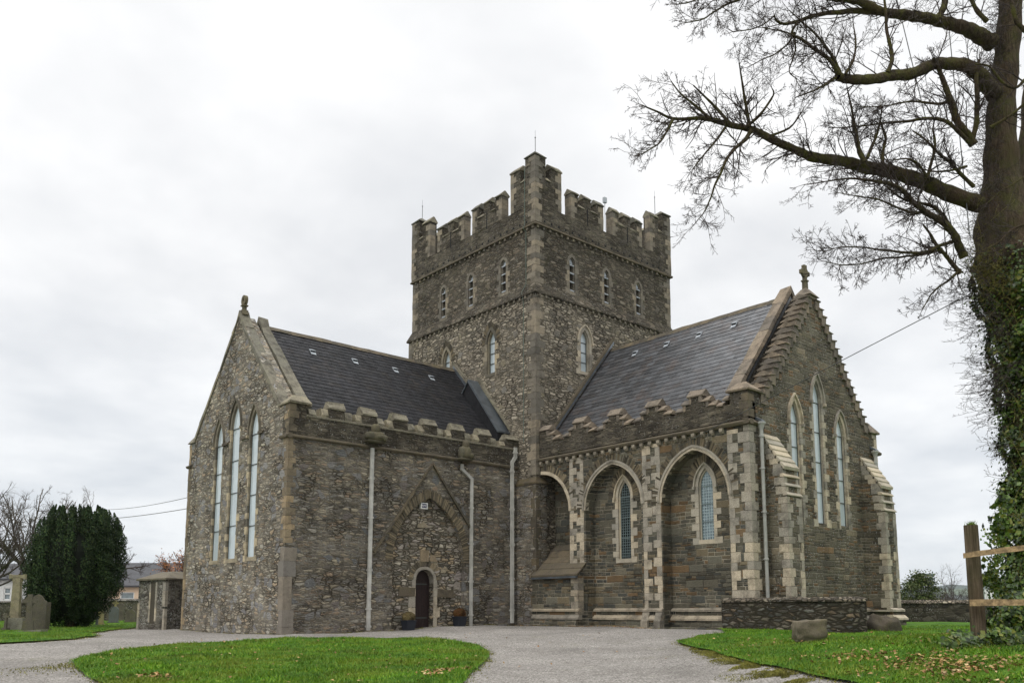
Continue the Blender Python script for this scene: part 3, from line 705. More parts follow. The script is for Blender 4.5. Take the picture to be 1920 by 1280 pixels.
for i, tcn in enumerate((1.78, 3.12, 4.45, 5.80, 7.13, 8.47)):
    mb = MB(); mb.prism(WY, [(tcn-.30, 7.38), (tcn+.30, 7.38), (tcn+.30, 7.74), (tcn-.30, 7.74)], -.38, .02)
    M_ = P_('merlon', mb, 'parapet'); c_ = MB(); capblock(c_, WY, tcn-.29, tcn+.29, 7.72, -.36, .02, .29, ov=.03, tov=.03)
    for sgn in (-1, 1):
        x0, x1 = sorted((tcn+sgn*.32, tcn+sgn*.60))
        c_.run(WY, [(-.36, 7.40), (.03, 7.40), (.045, 7.48), (-.04, 7.66), (-.06, 7.70), (-.36, 7.70)], x0, x1-.0)
    P_('merlon_coping', c_, 'coping', M_)
mb = MB(); mb.prism(WY, [(9.55, 7.38), (10.3, 7.38), (10.3, 7.72), (9.55, 7.72)], -.38, .02)
M_ = P_('merlon', mb, 'parapet'); c_ = MB(); capblock(c_, WY, 9.6, 10.3, 7.72, -.38, .02, .22, tov=0); c_.run(WY, [(-.38, 7.40), (.03, 7.40), (.05, 7.43), (-.06, 7.62), (-.38, 7.64)], 9.25, 9.53); P_('merlon_coping', c_, 'coping', M_)
mb = MB(); mb.run(WY, [(-.38, 7.40), (.03, 7.40), (.05, 7.43), (-.06, 7.62), (-.38, 7.64)], .72, .98)
# corner pier cap: pyramid-like
mb.add([(-.06, -.10, 7.72), (.78, -.10, 7.72), (.78, .72, 7.72), (-.06, .72, 7.72), (-.06, -.10, 7.78), (.78, -.10, 7.78), (.78, .72, 7.78), (-.06, .72, 7.78), (.22, .20, 8.05), (.70, .20, 8.05), (.70, .45, 8.05), (.22, .45, 8.05)],
       [(0,3,2,1),(0,1,5,4),(1,2,6,5),(2,3,7,6),(3,0,4,7),(4,5,9,8),(5,6,10,9),(6,7,11,10),(7,4,8,11),(8,9,10,11)])
P_('corner_pier_coping', mb, 'coping')
mb = MB(); quoins(mb, 0.0, -.03, 1, 1, 6.75, 7.70, .32, .2, .2, .28); P_('pier_quoins', mb, 'granite_d')
mb = MB(); mb.run(WX, [(-.6, 7.55), (.06, 7.55), (.06, 7.6), (-.25, 7.95), (-.6, 7.95)], 8.15, 8.83); P_('far_pier_coping', mb, 'coping')
mb = MB(); mb.box(0.02, 8.1, 7.3, .62, 8.75, 7.6); P_('far_pier', mb, 'parapet')
# gable copings, parallel raised walls with a stepped gutter between
def coping_pair(mb, fr, foot0, apex, foot1, n0, n1, th=.13, ov=.04):
    for (a, b) in ((foot0, apex), (apex, foot1)):
        dx, dz = b[0]-a[0], b[1]-a[1]; L = sqrt(dx*dx+dz*dz); nx, nz = -dz/L, dx/L
        k = max(3, int(L/.75))
        for i in range(k):
            u0, u1 = i/k, (i+1)/k; g = .004
            p = [(a[0]+dx*u0+dx/L*g, a[1]+dz*u0+dz/L*g), (a[0]+dx*u1-dx/L*g, a[1]+dz*u1-dz/L*g)]
            q = [(x+nx*th, z+nz*th) for x, z in p]
            if i == k-1 and b is apex: q[1] = (apex[0], apex[1]+th/max(.2, abs(nz)))
            if i == 0 and a is apex: q[0] = (apex[0], apex[1]+th/max(.2, abs(nz)))
            mb.prism(fr, [p[0], p[1], q[1], q[0]], n0-ov, n1+ov)
mb = MB(); coping_pair(mb, WX, (8.3, 7.64), (4.40, 11.92), (.60, 7.78), -.34, 0.0, .14); P_('gable_coping', mb, 'coping')
# a low weathered wall top between the two copings
mb = MB()
for sgn, f0 in ((1, .75), (-1, 8.1)):
    for i in range(11):
        u = i/11; t_ = f0+(4.4-f0)*u; t2 = f0+(4.4-f0)*(i+1)/11; z = 7.6+(11.35-7.6)*(i+1)/11
        x0, x1 = sorted((t_, t2)); mb.box(.36, x0, z-.55, .74, x1, z)
P_('stepped_gutter_stones', mb, 'greenstone')
mb = MB(); mb.wall(FX(.78), [(.75, 6.9), (8.0, 6.9), (8.0, 7.9), (4.4, 11.78), (.75, 7.95)], [], -.34, 0); P_('inner_gable_wall', mb, 'parapet')
mb = MB(); coping_pair(mb, FX(.78), (8.1, 7.75), (4.40, 11.80), (.62, 7.85), -.34, 0.0, .16); P_('inner_gable_coping', mb, 'coping')
# finial on the transept gable: small ringed stone
mb = MB(); mb.prism(WX, [(4.24, 12.0), (4.56, 12.0), (4.49, 12.28), (4.31, 12.28)], -.30, -.06); mb.prism(WX, [(4.33, 12.26), (4.47, 12.26), (4.46, 12.52), (4.34, 12.52)], -.25, -.11); mb.prism(WX, [(4.29, 12.50), (4.51, 12.50), (4.51, 12.57), (4.29, 12.57)], -.29, -.07)
k = 22
ring_o = [(4.40+.19*cos(2*pi*i/k), 12.84+.29*sin(2*pi*i/k)) for i in range(k+1)]; ring_i = [(4.40+.065*cos(2*pi*i/k), 12.86+.13*sin(2*pi*i/k)) for i in range(k+1)]
mb.strip(WX, ring_i, ring_o, -.24, -.12)
mb.v = [(x, y, 11.95+(z-12.0)*.70) for x, y, z in mb.v]
P_('gable_finial', mb, 'greenstone')

# --- roofs
def roof(name, fr3, ridge_t, ridge_z, eave_t, eave_z, l0, l1, mat, sw=.30, ex=.225):
    "fr3(l, t, z): l along ridge; slates laid as thin overlapping leaves"
    sgn = 1 if eave_t < ridge_t else -1
    dt, dz = ridge_t-eave_t, ridge_z-eave_z; L = sqrt(dt*dt+dz*dz); ut, uz = dt/L, dz/L; nt, nz = -uz*(1 if dt > 0 else -1), abs(ut)
    mb = MB(); rows = int(L/ex); 
    for r in range(rows+1):
        s0 = r*ex; s1 = min(s0+ex*1.25, L); l = l0-(.5*sw if r % 2 else 0)
        while l < l1:
            a, b_ = max(l, l0)+.004, min(l+sw, l1)-.004
            if b_-a > .03:
                j = random.uniform(-.006, .006); lift = .018+random.uniform(0, .007); low = .006
                pts = []
                for (s_, n_) in ((s0+j, lift), (s1, low)):
                    for l_ in (a, b_):
                        pts.append(fr3(l_, eave_t+ut*s_+nt*n_, eave_z+uz*s_+nz*n_))
                pts2 = []
                for (s_, n_) in ((s0+j, lift-.012), (s1, low-.006)):
                    for l_ in (a, b_): pts2.append(fr3(l_, eave_t+ut*s_+nt*n_, eave_z+uz*s_+nz*n_))
                mb.add(pts+pts2, [(0, 1, 3, 2), (0, 4, 5, 1), (4, 6, 7, 5), (0, 2, 6, 4), (1, 5, 7, 3)])
            l += sw
    return P_(name, mb, mat)
def deck(mb, fr3, ridge_t, ridge_z, eave_t, eave_z, l0, l1, th=.12):
    p = [(ridge_t, ridge_z), (eave_t, eave_z), (eave_t, eave_z-th), (ridge_t, ridge_z-th*1.3)]
    mb.add([fr3(l0, a, b) for a, b in p]+[fr3(l1, a, b) for a, b in p], [(0,1,2,3),(7,6,5,4),(0,4,5,1),(1,5,6,2),(2,6,7,3),(3,7,4,0)])
LW3 = lambda l, t, z: (l, t, z); RW3 = lambda l, t, z: (t, l, z)
RLz = 11.66
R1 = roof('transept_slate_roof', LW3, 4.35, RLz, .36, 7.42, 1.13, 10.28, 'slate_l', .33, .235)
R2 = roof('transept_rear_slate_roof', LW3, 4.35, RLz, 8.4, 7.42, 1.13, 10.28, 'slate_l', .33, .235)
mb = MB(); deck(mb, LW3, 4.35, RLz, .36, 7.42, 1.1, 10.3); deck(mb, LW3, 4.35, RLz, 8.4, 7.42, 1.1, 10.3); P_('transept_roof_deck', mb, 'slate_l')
mb = MB()
for i in range(20):
    a = 1.15+i*.457; mb.add([(a, 4.18, RLz-.12), (a+.45, 4.18, RLz-.12), (a+.45, 4.35, RLz+.07), (a, 4.35, RLz+.07), (a, 4.52, RLz-.12), (a+.45, 4.52, RLz-.12)], [(0,1,2,3), (3,2,5,4), (0,3,4), (1,5,2)])
P_('transept_ridge_tiles', mb, 'granite_d')
def vent(fr3, l, t, z, ut, uz, nt, nz, parent, mat='louvre'):
    mb = MB()
    def q(dl, s_, n_): return fr3(l+dl, t+ut*s_+nt*n_, z+uz*s_+nz*n_)
    mb.hexa([q(-.10, -.14, .035), q(.11, -.16, .035), q(.11, .02, .03), q(-.11, .02, .03), q(-.10, -.14, .045), q(.11, -.16, .045), q(.11, .02, .045), q(-.11, .02, .045)])
    mb.hexa([q(-.11, .02, .03), q(.11, .02, .03), q(.09, .20, .03), q(-.09, .20, .03), q(-.11, .02, .12), q(.11, .02, .12), q(.09, .20, .05), q(-.09, .20, .05)])
    P_('roof_vent', mb, mat, parent)
    v = MB(); v.hexa([q(-.09, .012, .045), q(.09, .012, .045), q(.09, .03, .045), q(-.09, .03, .045), q(-.09, .012, .10), q(.09, .012, .10), q(.09, .03, .10), q(-.09, .03, .10)])
    P_('vent_opening', v, 'void', parent)
dt, dz = 4.35-.36, RLz-7.42; L_ = sqrt(dt*dt+dz*dz); ut, uz = dt/L_, dz/L_
for l_ in (2.62, 4.52, 6.47, 8.34): vent(LW3, l_, 3.49, 7.42+(3.49-.36)*dz/dt, ut, uz, -uz, ut, R1)

RRX, RRz = 14.85, 12.30
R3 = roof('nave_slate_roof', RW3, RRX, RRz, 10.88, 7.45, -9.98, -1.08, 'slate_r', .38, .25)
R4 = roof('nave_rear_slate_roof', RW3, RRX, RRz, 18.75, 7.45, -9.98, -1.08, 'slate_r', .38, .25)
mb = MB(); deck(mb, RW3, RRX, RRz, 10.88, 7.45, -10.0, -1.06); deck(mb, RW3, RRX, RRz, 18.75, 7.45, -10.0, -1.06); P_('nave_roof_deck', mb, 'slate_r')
mb = MB()
for i in range(20):
    a = -9.98+i*.4455; mb.add([(RRX-.15, a, RRz-.14), (RRX-.15, a+.44, RRz-.14), (RRX, a+.44, RRz+.06), (RRX, a, RRz+.06), (RRX+.15, a, RRz-.14), (RRX+.15, a+.44, RRz-.14)], [(0,3,2,1), (3,4,5,2), (0,4,3), (1,2,5)])
P_('nave_ridge_tiles', mb, 'granite_d')
dt, dz = RRX-10.88, RRz-7.45; L_ = sqrt(dt*dt+dz*dz); ut2, uz2 = dt/L_, dz/L_
for l_ in (-3.04, -4.73, -6.34, -7.97): vent(RW3, l_, 14.22, 7.45+(14.22-10.88)*dz/dt, ut2, uz2, -uz2, ut2, R3)
# --- transept doorway
mb = MB(); ring_i = arch(5.83, 2.6, 4.98, 1.62, 14); ring_o = archoff(5.83, 2.6, 4.98, 1.62, .34, 14)
voussoirs(mb, WY, ring_i, ring_o, -.2, .02, per=.4); P_('blocked_arch_voussoirs', mb, 'vous')
mb = MB()
for a_, b_ in (((5.86, 6.30), (3.36, 2.86)), ((5.86, 6.30), (7.76, 3.88))):
    dx, dz_ = b_[0]-a_[0], b_[1]-a_[1]; L = sqrt(dx*dx+dz_*dz_); nx, nz = -dz_/L, dx/L; nx, nz = (nx*.07, nz*.07)
    k = int(L/.8)+1
    for i in range(k):
        p = [(a_[0]+dx*u, a_[1]+dz_*u) for u in (i/k+.002, (i+1)/k-.002)]
        mb.prism(WY, [p[0], p[1], (p[1][0]+nx, p[1][1]+nz), (p[0][0]+nx, p[0][1]+nz)], -.1, .09)
P_('gabled_hood_mould', mb, 'granite_d')
IN = FY(.14)
mb = MB()
z = .13
for h in (.42, .36, .40, .34, .28):
    for sgn in (-1, 1):
        wd0 = random.choice((.16, .30)); x0, x1 = sorted((dc+sgn*.41, dc+sgn*(.41+wd0))); mb.prism(IN, [(x0, z), (x1, z), (x1, z+h-.01), (x0, z+h-.01)], -.4, .03)
    z += h
mb.strip(IN, arch(dc, 1.92, 2.30, .41, 8), archoff(dc, 1.92, 2.30, .41, .11, 8), -.4, .04)
D_ = P_('door_surround', mb, 'granite')
mb = MB(); o1 = archoff(dc, 1.92, 2.30, .41, .13, 8); o2 = archoff(dc, 1.92, 2.30, .41, .36, 8); voussoirs(mb, IN, o1, o2, -.1, .012, per=1.0); P_('door_relieving_arch', mb, 'vous', D_)
mb = MB(); mb.prism(IN, [(5.52, 2.60), (5.90, 2.60), (5.92, 3.02), (5.50, 3.02)], -.1, .025); mb.prism(IN, [(5.95, 2.62), (6.25, 2.60), (6.22, 2.84), (5.98, 2.86)], -.1, .02); P_('carved_slab', mb, 'quoin_o')
mb = MB(); mb.prism(IN, [(DX0, .12)]+arch(dc, 1.92, 2.30, .41, 8)+[(DX1, .12)], -.34, -.28); DD = P_('door', mb, 'door')
mb = MB()
for i in range(7): x = DX0+.02+i*.117; mb.prism(IN, [(x, .16), (x+.105, .16), (x+.105, 1.95), (x, 1.95)], -.29, -.272)
P_('door_boards', mb, 'door', DD)
mb = MB()
for z in (.5, 1.75): mb.prism(IN, [(DX0+.02, z), (DX1-.1, z), (DX1-.1, z+.05), (DX0+.02, z+.05)], -.28, -.262)
mb.tube([(DX0+.12, .14+.26, 1.15), (DX0+.12, .14+.20, 1.15)], .03, 8); P_('hinge_strap', mb, 'bar', DD)
mb = MB(); mb.prism(WY, [(5.2, -.3), (6.26, -.3), (6.26, .125), (5.2, .125)], -.5, .06); P_('door_step', mb, 'granite', DD)
# corbel blocks left and right of doorway
mb = MB(); mb.prism(IN, [(4.55, 1.30), (5.28, 1.30), (5.30, 1.62), (4.6, 1.66)], -.1, .05); P_('weathered_impost', mb, 'granite_d'); mb = MB(); mb.prism(IN, [(6.3, 1.30), (7.1, 1.28), (7.05, 1.55), (6.32, 1.60)], -.1, .05); P_('weathered_impost', mb, 'granite_d')

# alarm box on the wall (own thing)
al = empty('alarm_box', (5.59, .04, 4.66), 'small white alarm box with a dark lettered panel high in the blocked arch', 'alarm box')
mb = MB(); mb.box(5.44, .015, 4.55, 5.745, .13, 4.78); obj('casing', mb, plain('white_plastic', (.72, .72, .68), .4), al)
mb = MB(); mb.box(5.485, .008, 4.595, 5.70, .016, 4.745); AP = obj('face_panel', mb, plain('navy_print', (.03, .03, .09), .5), al)
tcu = bpy.data.curves.new('lettering', 'FONT'); tcu.body = 'AMC'; tcu.size = .125; tcu.align_x = 'CENTER'; tcu.extrude = .002
to = bpy.data.objects.new('lettering', tcu); to.location = (5.592, .004, 4.625); to.rotation_euler = (pi/2, 0, 0); COL.objects.link(to); tcu.materials.append(bpy.data.materials['white_plastic'])
dg = bpy.context.evaluated_depsgraph_get(); me_ = bpy.data.meshes.new_from_object(to.evaluated_get(dg)); me_.transform(to.matrix_basis)
bpy.data.objects.remove(to); to = bpy.data.objects.new('lettering', me_); COL.objects.link(to)
adopt(to, al)

# --- tower
TX0, TX1, TY0, TY1 = 10.30, 19.36, -1.06, 8.00
W_f = lambda x0: (lambda t, z, n: (x0-n, TY0+t, z))
mb = MB()
wl = [HL(1.75-TY0, 10.98, 12.35, 12.92, .27), HL(4.97-TY0, 10.9, 12.2, 12.78, .27)]
mb.wall(lambda t, z, n: (TX0-.05-n, TY0+t, z), [(-.044, -.6), (9.11, -.6), (9.11, 13.95), (-.044, 13.95)], wl, -.8, 0)
mb.wall(lambda t, z, n: (TX0+t, TY0-.05-n, z), [(-.044, -.6), (9.11, -.6), (9.11, 13.945), (-.044, 13.945)], [HL(2.87, 10.98, 12.3, 12.85, .27)], -.8, 0)
mb.box(TX1-.75, TY0, -.6, TX1+.04, TY1+.05, 13.94); mb.box(TX0, TY1-.75, -.6, TX1, TY1+.045, 13.93)
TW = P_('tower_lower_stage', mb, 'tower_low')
mb = MB(); ux0, ux1, uy0, uy1 = TX0+.06, TX1-.06, TY0+.06, TY1-.06
bw = [HL(t_-TY0, 14.45, 15.72, 15.95, .17) for t_ in (1.05, 3.33, 5.40)]; bs = [HL(t_-TX0, 14.45, 15.76, 16.02, .17) for t_ in (12.54, 14.74, 16.93)]
mb.wall(lambda t, z, n: (ux0-n, TY0+t, z), [(.066, 13.9), (9.0, 13.9), (9.0, 16.9), (.066, 16.9)], bw, -.8, 0)
mb.wall(lambda t, z, n: (TX0+t, uy0-n, z), [(.066, 13.91), (9.0, 13.91), (9.0, 16.895), (.066, 16.895)], bs, -.8, 0)
mb.box(ux1-.8, uy0+.01, 13.9, ux1, uy1, 16.89); mb.box(ux0+.01, uy1-.8, 13.9, ux1-.01, uy1-.01, 16.88); mb.box(ux0+.2, uy0+.2, 13.2, ux1-.2, uy1-.2, 13.4)
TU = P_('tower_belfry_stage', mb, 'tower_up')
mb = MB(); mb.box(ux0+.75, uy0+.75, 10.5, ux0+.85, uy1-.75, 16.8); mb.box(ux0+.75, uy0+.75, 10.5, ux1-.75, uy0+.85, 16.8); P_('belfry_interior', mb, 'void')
mb = MB()   # parapet wall ring
mb.box(TX0, TY0, 16.98, TX1, TY0+.4, 17.8); mb.box(TX0+.002, TY0+.4, 16.98, TX0+.4, TY1, 17.8); mb.box(TX1-.4, TY0+.4, 16.98, TX1-.002, TY1, 17.8); mb.box(TX0+.4, TY1-.4, 16.98, TX1-.4, TY1-.002, 17.8)
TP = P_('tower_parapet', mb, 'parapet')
mb = MB(); mb.box(TX0+.4, TY0+.4, 16.9, TX1-.4, TY1-.4, 17.0); P_('tower_roof_deck', mb, 'lead')
sides = [lambda t, z, n: (TX0-n, TY0+t, z), lambda t, z, n: (TX0+t, TY0-n, z), lambda t, z, n: (TX1+n, TY0+t, z), lambda t, z, n: (TX0+t, TY1+n, z)]
SL = 9.06
# string courses with little corbels
for zz, off, nm, mt in ((13.88, -.05, 'lower_string', 'tower_up'), (16.88, .06, 'upper_string', 'granite_d')):
    mb = MB(); c_ = MB()
    for fr in sides:
        if zz < 15: pr = [(-.1, zz-.06), (.13, zz-.06), (.15, zz-.01), (.13, zz+.05), (-.06, zz+.48), (-.2, zz+.48)]
        else: pr = [(-.1, zz-.03), (.045, zz-.03), (.06, zz+.01), (.04, zz+.06), (-.02, zz+.10), (-.1, zz+.10)]
        e_ = pr[2][0]; V = []
        for n_, z_ in pr: V.append(fr(-n_, z_, n_))
        for n_, z_ in pr: V.append(fr(SL+n_, z_, n_))
        k = len(pr); mb.add(V, [tuple(range(k)), tuple(range(k, 2*k))]+[(i, (i+1) % k, k+(i+1) % k, k+i) for i in range(k)])
        t_ = .12
        nb = .05 if zz < 15 else -.06
        while t_ < SL-.1:
            m1 = MB() if (zz < 15 and fr in sides[:2]) else c_
            zt_ = zz-(.06 if zz < 15 else .03); m1.prism(fr, [(t_, zt_-.11), (t_+.10, zt_-.11), (t_+.10, zt_), (t_, zt_)], -.1, nb+.06)
            if m1 is not c_: P_('corbel', m1, 'quoin_t')
            t_ += .355
    s_ = P_('tower_'+nm, mb, mt); P_('corbel_table', c_, 'quoin_t', s_, kind='stuff')
mb = MB()
for fr in sides:
    t_ = .5
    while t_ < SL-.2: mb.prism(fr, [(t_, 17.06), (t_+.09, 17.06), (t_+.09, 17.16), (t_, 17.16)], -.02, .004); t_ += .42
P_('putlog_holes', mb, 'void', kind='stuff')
# merlons: stepped, with small notches and gabled copings
def tcap(mb, fr, t0, t1, z, h=.26, n0=-.38, n1=0.0):
    nm = (n0+n1)/2; mb.run(fr, [(n0-.04, z), (n1+.05, z), (n1+.05, z+.05), (nm+.03, z+h), (nm-.03, z+h), (n0-.04, z+.05)], t0-.03, t1+.03)
def merlon(fr, t0, t1):
    mb = MB(); c = MB(); qs = []; w_ = (t1-t0-.76)/3; mb.prism(fr, [(t0, 17.78), (t1, 17.78), (t1, 18.42), (t0, 18.42)], -.38, -.002)
    for i in range(3):
        a = t0+i*(w_+.38); mb.prism(fr, [(a, 18.42), (a+w_, 18.42), (a+w_, 18.94), (a, 18.94)], -.38, -.002); tcap(c, fr, a, a+w_, 18.94)
        if i < 2: c.run(fr, [(-.38, 18.42), (.03, 18.42), (.03, 18.46), (-.19, 18.66), (-.38, 18.66)], a+w_-.035, a+w_+.415)
    for tt, dr in ((t0, 1), (t1, -1)):
        z = 17.80; k = 0; q_ = MB(); qs.append(q_)
        while z < 18.9: h = random.uniform(.2, .3); a, b_ = sorted((tt-dr*.008, tt+dr*(.34 if k % 2 else .2))); q_.prism(fr, [(a, z), (b_, z), (b_, min(z+h, 18.93)-.01), (a, min(z+h, 18.93)-.01)], -.39, .006); z += h; k += 1
    o = P_('tower_merlon', mb, 'parapet'); P_('merlon_coping', c, 'coping', o)
    for q_ in qs: P_('merlon_quoins', q_, 'quoin_t', o)
    tm = (t0+t1)/2; s_ = MB(); s_.prism(fr, [(tm-.03, 17.72), (tm+.03, 17.72), (tm+.03, 18.50), (tm-.03, 18.50)], -.1, .003); P_('arrow_slit', s_, 'void', o)
for fr in sides:
    merlon(fr, 2.16, 4.22); merlon(fr, 4.84, 6.90)
for cx_, cy_, sx, sy in ((TX0, TY0, 1, 1), (TX1, TY0, -1, 1), (TX0, TY1, 1, -1), (TX1, TY1, -1, -1)):
    mb = MB(); c = MB(); q_ = MB()
    def cb(a0, b0, a1, b1, z0, z1, m=None):
        x0, x1 = sorted((cx_+sx*a0, cx_+sx*a1)); y0, y1 = sorted((cy_+sy*b0, cy_+sy*b1)); (m or mb).box(x0, y0, z0, x1, y1, z1)
    cb(0.002, 0.002, 1.55, .38, 17.78, 18.98); cb(.002, .38, .38, 1.55, 17.78, 18.98); cb(0.002, 0.002, .62, .62, 18.98, 19.98)
    cb(.93, .002, 1.55, .38, 18.98, 19.62); cb(.002, .93, .38, 1.55, 18.98, 19.62)
    frx = lambda t, z, n: (cx_+sx*t, cy_-sy*n, z); fry = lambda t, z, n: (cx_-sx*n, cy_+sy*t, z)
    tcap(c, frx, .93, 1.55, 19.62); tcap(c, fry, .93, 1.55, 19.62)
    for f_ in (frx, fry): c.run(f_, [(-.38, 18.98), (.03, 18.98), (.03, 19.02), (-.19, 19.24), (-.38, 19.24)], .622, .928)
    x0, x1 = sorted((cx_-sx*.05, cx_+sx*.67)); y0, y1 = sorted((cy_-sy*.05, cy_+sy*.67)); xm, ym = (x0+x1)/2, (y0+y1)/2
    c.add([(x0, y0, 19.98), (x1, y0, 19.98), (x1, y1, 19.98), (x0, y1, 19.98), (x0, y0, 20.03), (x1, y0, 20.03), (x1, y1, 20.03), (x0, y1, 20.03), (xm-.08, ym-.08, 20.26), (xm+.08, ym-.08, 20.26), (xm+.08, ym+.08, 20.26), (xm-.08, ym+.08, 20.26)],
          [(0,3,2,1),(0,1,5,4),(1,2,6,5),(2,3,7,6),(3,0,4,7),(4,5,9,8),(5,6,10,9),(6,7,11,10),(7,4,8,11),(8,9,10,11)])
    quoins(q_, cx_, cy_, sx, sy, 17.0, 19.95, .40, .24, .2, .3, e=.008)
    qq = [q_]
    for f_ in (frx, fry):
        z = 17.82; k = 0; q_ = MB(); qq.append(q_)
        while z < 19.5: h = random.uniform(.22, .32); a = 1.55-(.36 if k % 2 else .2); q_.prism(f_, [(a, z), (1.558, z), (1.558, z+h-.01), (a, z+h-.01)], -.3, .006); z += h; k += 1
    o = P_('corner_merlon', mb, 'parapet'); P_('merlon_coping', c, 'coping', o)
    for q_ in qq: P_('merlon_quoins', q_, 'quoin_t', o)
for (x_, y_, z0, z1) in ((10.62, -.74, 20.2, 21.30), (10.62, 7.6, 19.0, 21.25), (18.8, -.6, 19.2, 21.35)):
    mb = MB(); mb.tube([(x_, y_, z0), (x_, y_, z1-.35)], .014, 6); mb.tube([(x_, y_, z1-.35), (x_, y_, z1)], .006, 5); mb.lathe((x_, y_, z1-.37), [(.001, 0), (.03, .02), (.03, .05), (.001, .07)], 8)
    P_('lightning_rod', mb, 'bar')
mb = MB(); mb.box(14.80, -.9, 19.35, 14.97, -.78, 19.60); mb.tube([(14.88, -.84, 18.0), (14.88, -.84, 19.4)], .015, 6); P_('roof_antenna', mb, 'louvre')
mb = MB(); mb.tube([(10.285, -.42, 19.6), (10.285, -.42, 17.0), (10.20, -.41, 16.86), (10.345, -.43, 16.7), (10.345, -.43, 14.4), (10.13, -.39, 14.0), (10.24, -.38, 13.6), (10.24, -.38, 7.6)], .013, 5); P_('lightning_conductor', mb, plain('copper_strip', (.12, .16, .13), .6))
# tower quoins
for a_ in ((TX0-.05, TY0-.05, 1, 1, 6.2, 13.75, .50, .27, .26, .36), (TX0-.05, TY1+.05, 1, -1, 10, 13.75, .45, .25), (TX1+.05, TY0-.05, -1, 1, 8, 13.75, .45, .25)): mb = MB(); quoins(mb, *a_); P_('tower_quoins', mb, 'quoin_t', TW)
for a_ in ((ux0, uy0, 1, 1, 14.35, 16.8, .48, .26, .22, .34), (ux0, uy1, 1, -1, 14.35, 16.8, .45, .25, .22, .34), (ux1, uy0, -1, 1, 14.35, 16.8, .48, .26, .22, .34)): mb = MB(); quoins(mb, *a_); P_('belfry_quoins', mb, 'quoin_t', TU)
# belfry lights with louvres
def belfry(fr, tc, zs, za):
    W_ = window(fr, tc, 14.45, zs, za, .17, jamb=.14, ring=.13, depth=.5, glass='void', bars=0, hood=.0, mat='quoin_t', name='belfry_window', wide=.26, pane_n=-.30, vs=0)
    mb = MB()
    for z in (14.47, 14.86, 15.25, 15.62):
        mb = MB(); mb.run(fr, [(-.26, z+.16), (-.03, z), (.0, z+.01), (-.0, z+.04), (-.26, z+.22)], tc-.125, tc+.125); P_('louvre_board', mb, 'louvre', W_)
    mb = MB(); mb.prism(fr, lancet(tc, zs+.0, zs+.02, za-.04, .115), -.14, -.10); P_('louvre_panel', mb, 'louvre', W_)
for t_ in (1.05, 3.33, 5.40): belfry(FX(ux0), t_, 15.72, 15.95)
for t_ in (12.54, 14.74, 16.93): belfry(FY(uy0), t_, 15.76, 16.02)
# clerestory lancets
window(FX(TX0-.05), 1.75, 10.98, 12.35, 12.92, .27, jamb=.12, ring=.13, bars=3, hood=0, mat='gransand', vs=.24, name='tower_lancet', pane_n=-.16)
window(FX(TX0-.05), 4.97, 10.9, 12.2, 12.78, .27, jamb=.12, ring=.13, bars=3, hood=0, mat='gransand', vs=.24, name='tower_lancet', pane_n=-.16)
window(FY(TY0-.05), 13.17, 10.98, 12.3, 12.85, .27, jamb=.17, ring=.15, bars=3, hood=.05, mat='granite', name='tower_lancet', pane_n=-.16)
# clasping buttress at the tower foot with weathered cap
mb = MB(); mb.box(10.13, -1.22, -.6, 10.75, -.02, 5.82); P_('tower_clasping_buttress', mb, 'wing')
mb = MB(); mb.box(10.10, -1.25, 5.80, 10.78, -.02, 5.88)
mb.add([(10.10, -1.25, 5.88), (10.78, -1.25, 5.88), (10.78, -.02, 5.88), (10.10, -.02, 5.88), (10.25, -1.11, 6.12), (10.78, -1.11, 6.12), (10.78, -.02, 6.12), (10.25, -.02, 6.12)], [(0,3,2,1),(4,5,6,7),(0,1,5,4),(1,2,6,5),(2,3,7,6),(3,0,4,7)])
P_('buttress_weathering', mb, 'wash'); mb = MB(); quoins(mb, 10.13, -1.22, 1, 1, .1, 5.75, .3, .16, .3, .5, e=.006); P_('clasping_buttress_quoins', mb, 'granite_d')
# lead-topped saddle between transept roof and tower
SF = lambda t, z, n: (n, t, z)
mb = MB(); mb.prism(SF, [(.55, 7.55), (.55, 8.12), (2.50, 10.62), (2.92, 10.15)], 9.62, 10.24); P_('saddle_cheek', mb, 'slate_l')
mb = MB(); mb.prism(SF, [(.50, 8.10), (.50, 8.17), (2.48, 10.74), (2.54, 10.66)], 9.56, 10.25); mb.prism(SF, [(2.50, 10.64), (2.50, 10.70), (2.97, 10.18), (2.94, 10.12)], 9.56, 10.25); P_('saddle_flashing', mb, 'lead')
mb = MB(); mb.prism(SF, [(.45, 8.28), (.52, 8.45), (2.52, 10.98), (2.60, 10.85)], 10.1, 10.26); mb.prism(SF, [(2.9, 10.42), (2.9, 10.55), (4.35, 12.08), (4.35, 11.92)], 10.1, 10.26); P_('roof_abutment_stones', mb, 'coping')
mb = MB(); mb.prism(SF, [(2.9, 10.14), (2.9, 10.42), (4.35, 11.92), (4.35, 11.66)], 10.17, 10.26); P_('abutment_flashing', mb, 'lead')
NF = lambda t, z, n: (t, n, z)
mb = MB(); kk = (RRz-7.45)/(RRX-10.88); mb.prism(NF, [(10.9, 7.62), (10.9, 7.80), (14.95, 7.80+4.05*kk), (14.95, 7.62+4.05*kk)], -1.2, -1.08); P_('abutment_flashing', mb, 'lead')
mb = MB(); mb.prism(NF, [(10.9, 7.80), (10.9, 7.95), (14.95, 7.95+4.05*kk), (14.95, 7.80+4.05*kk)], -1.25, -1.08); P_('roof_abutment_stones', mb, 'granite_d')

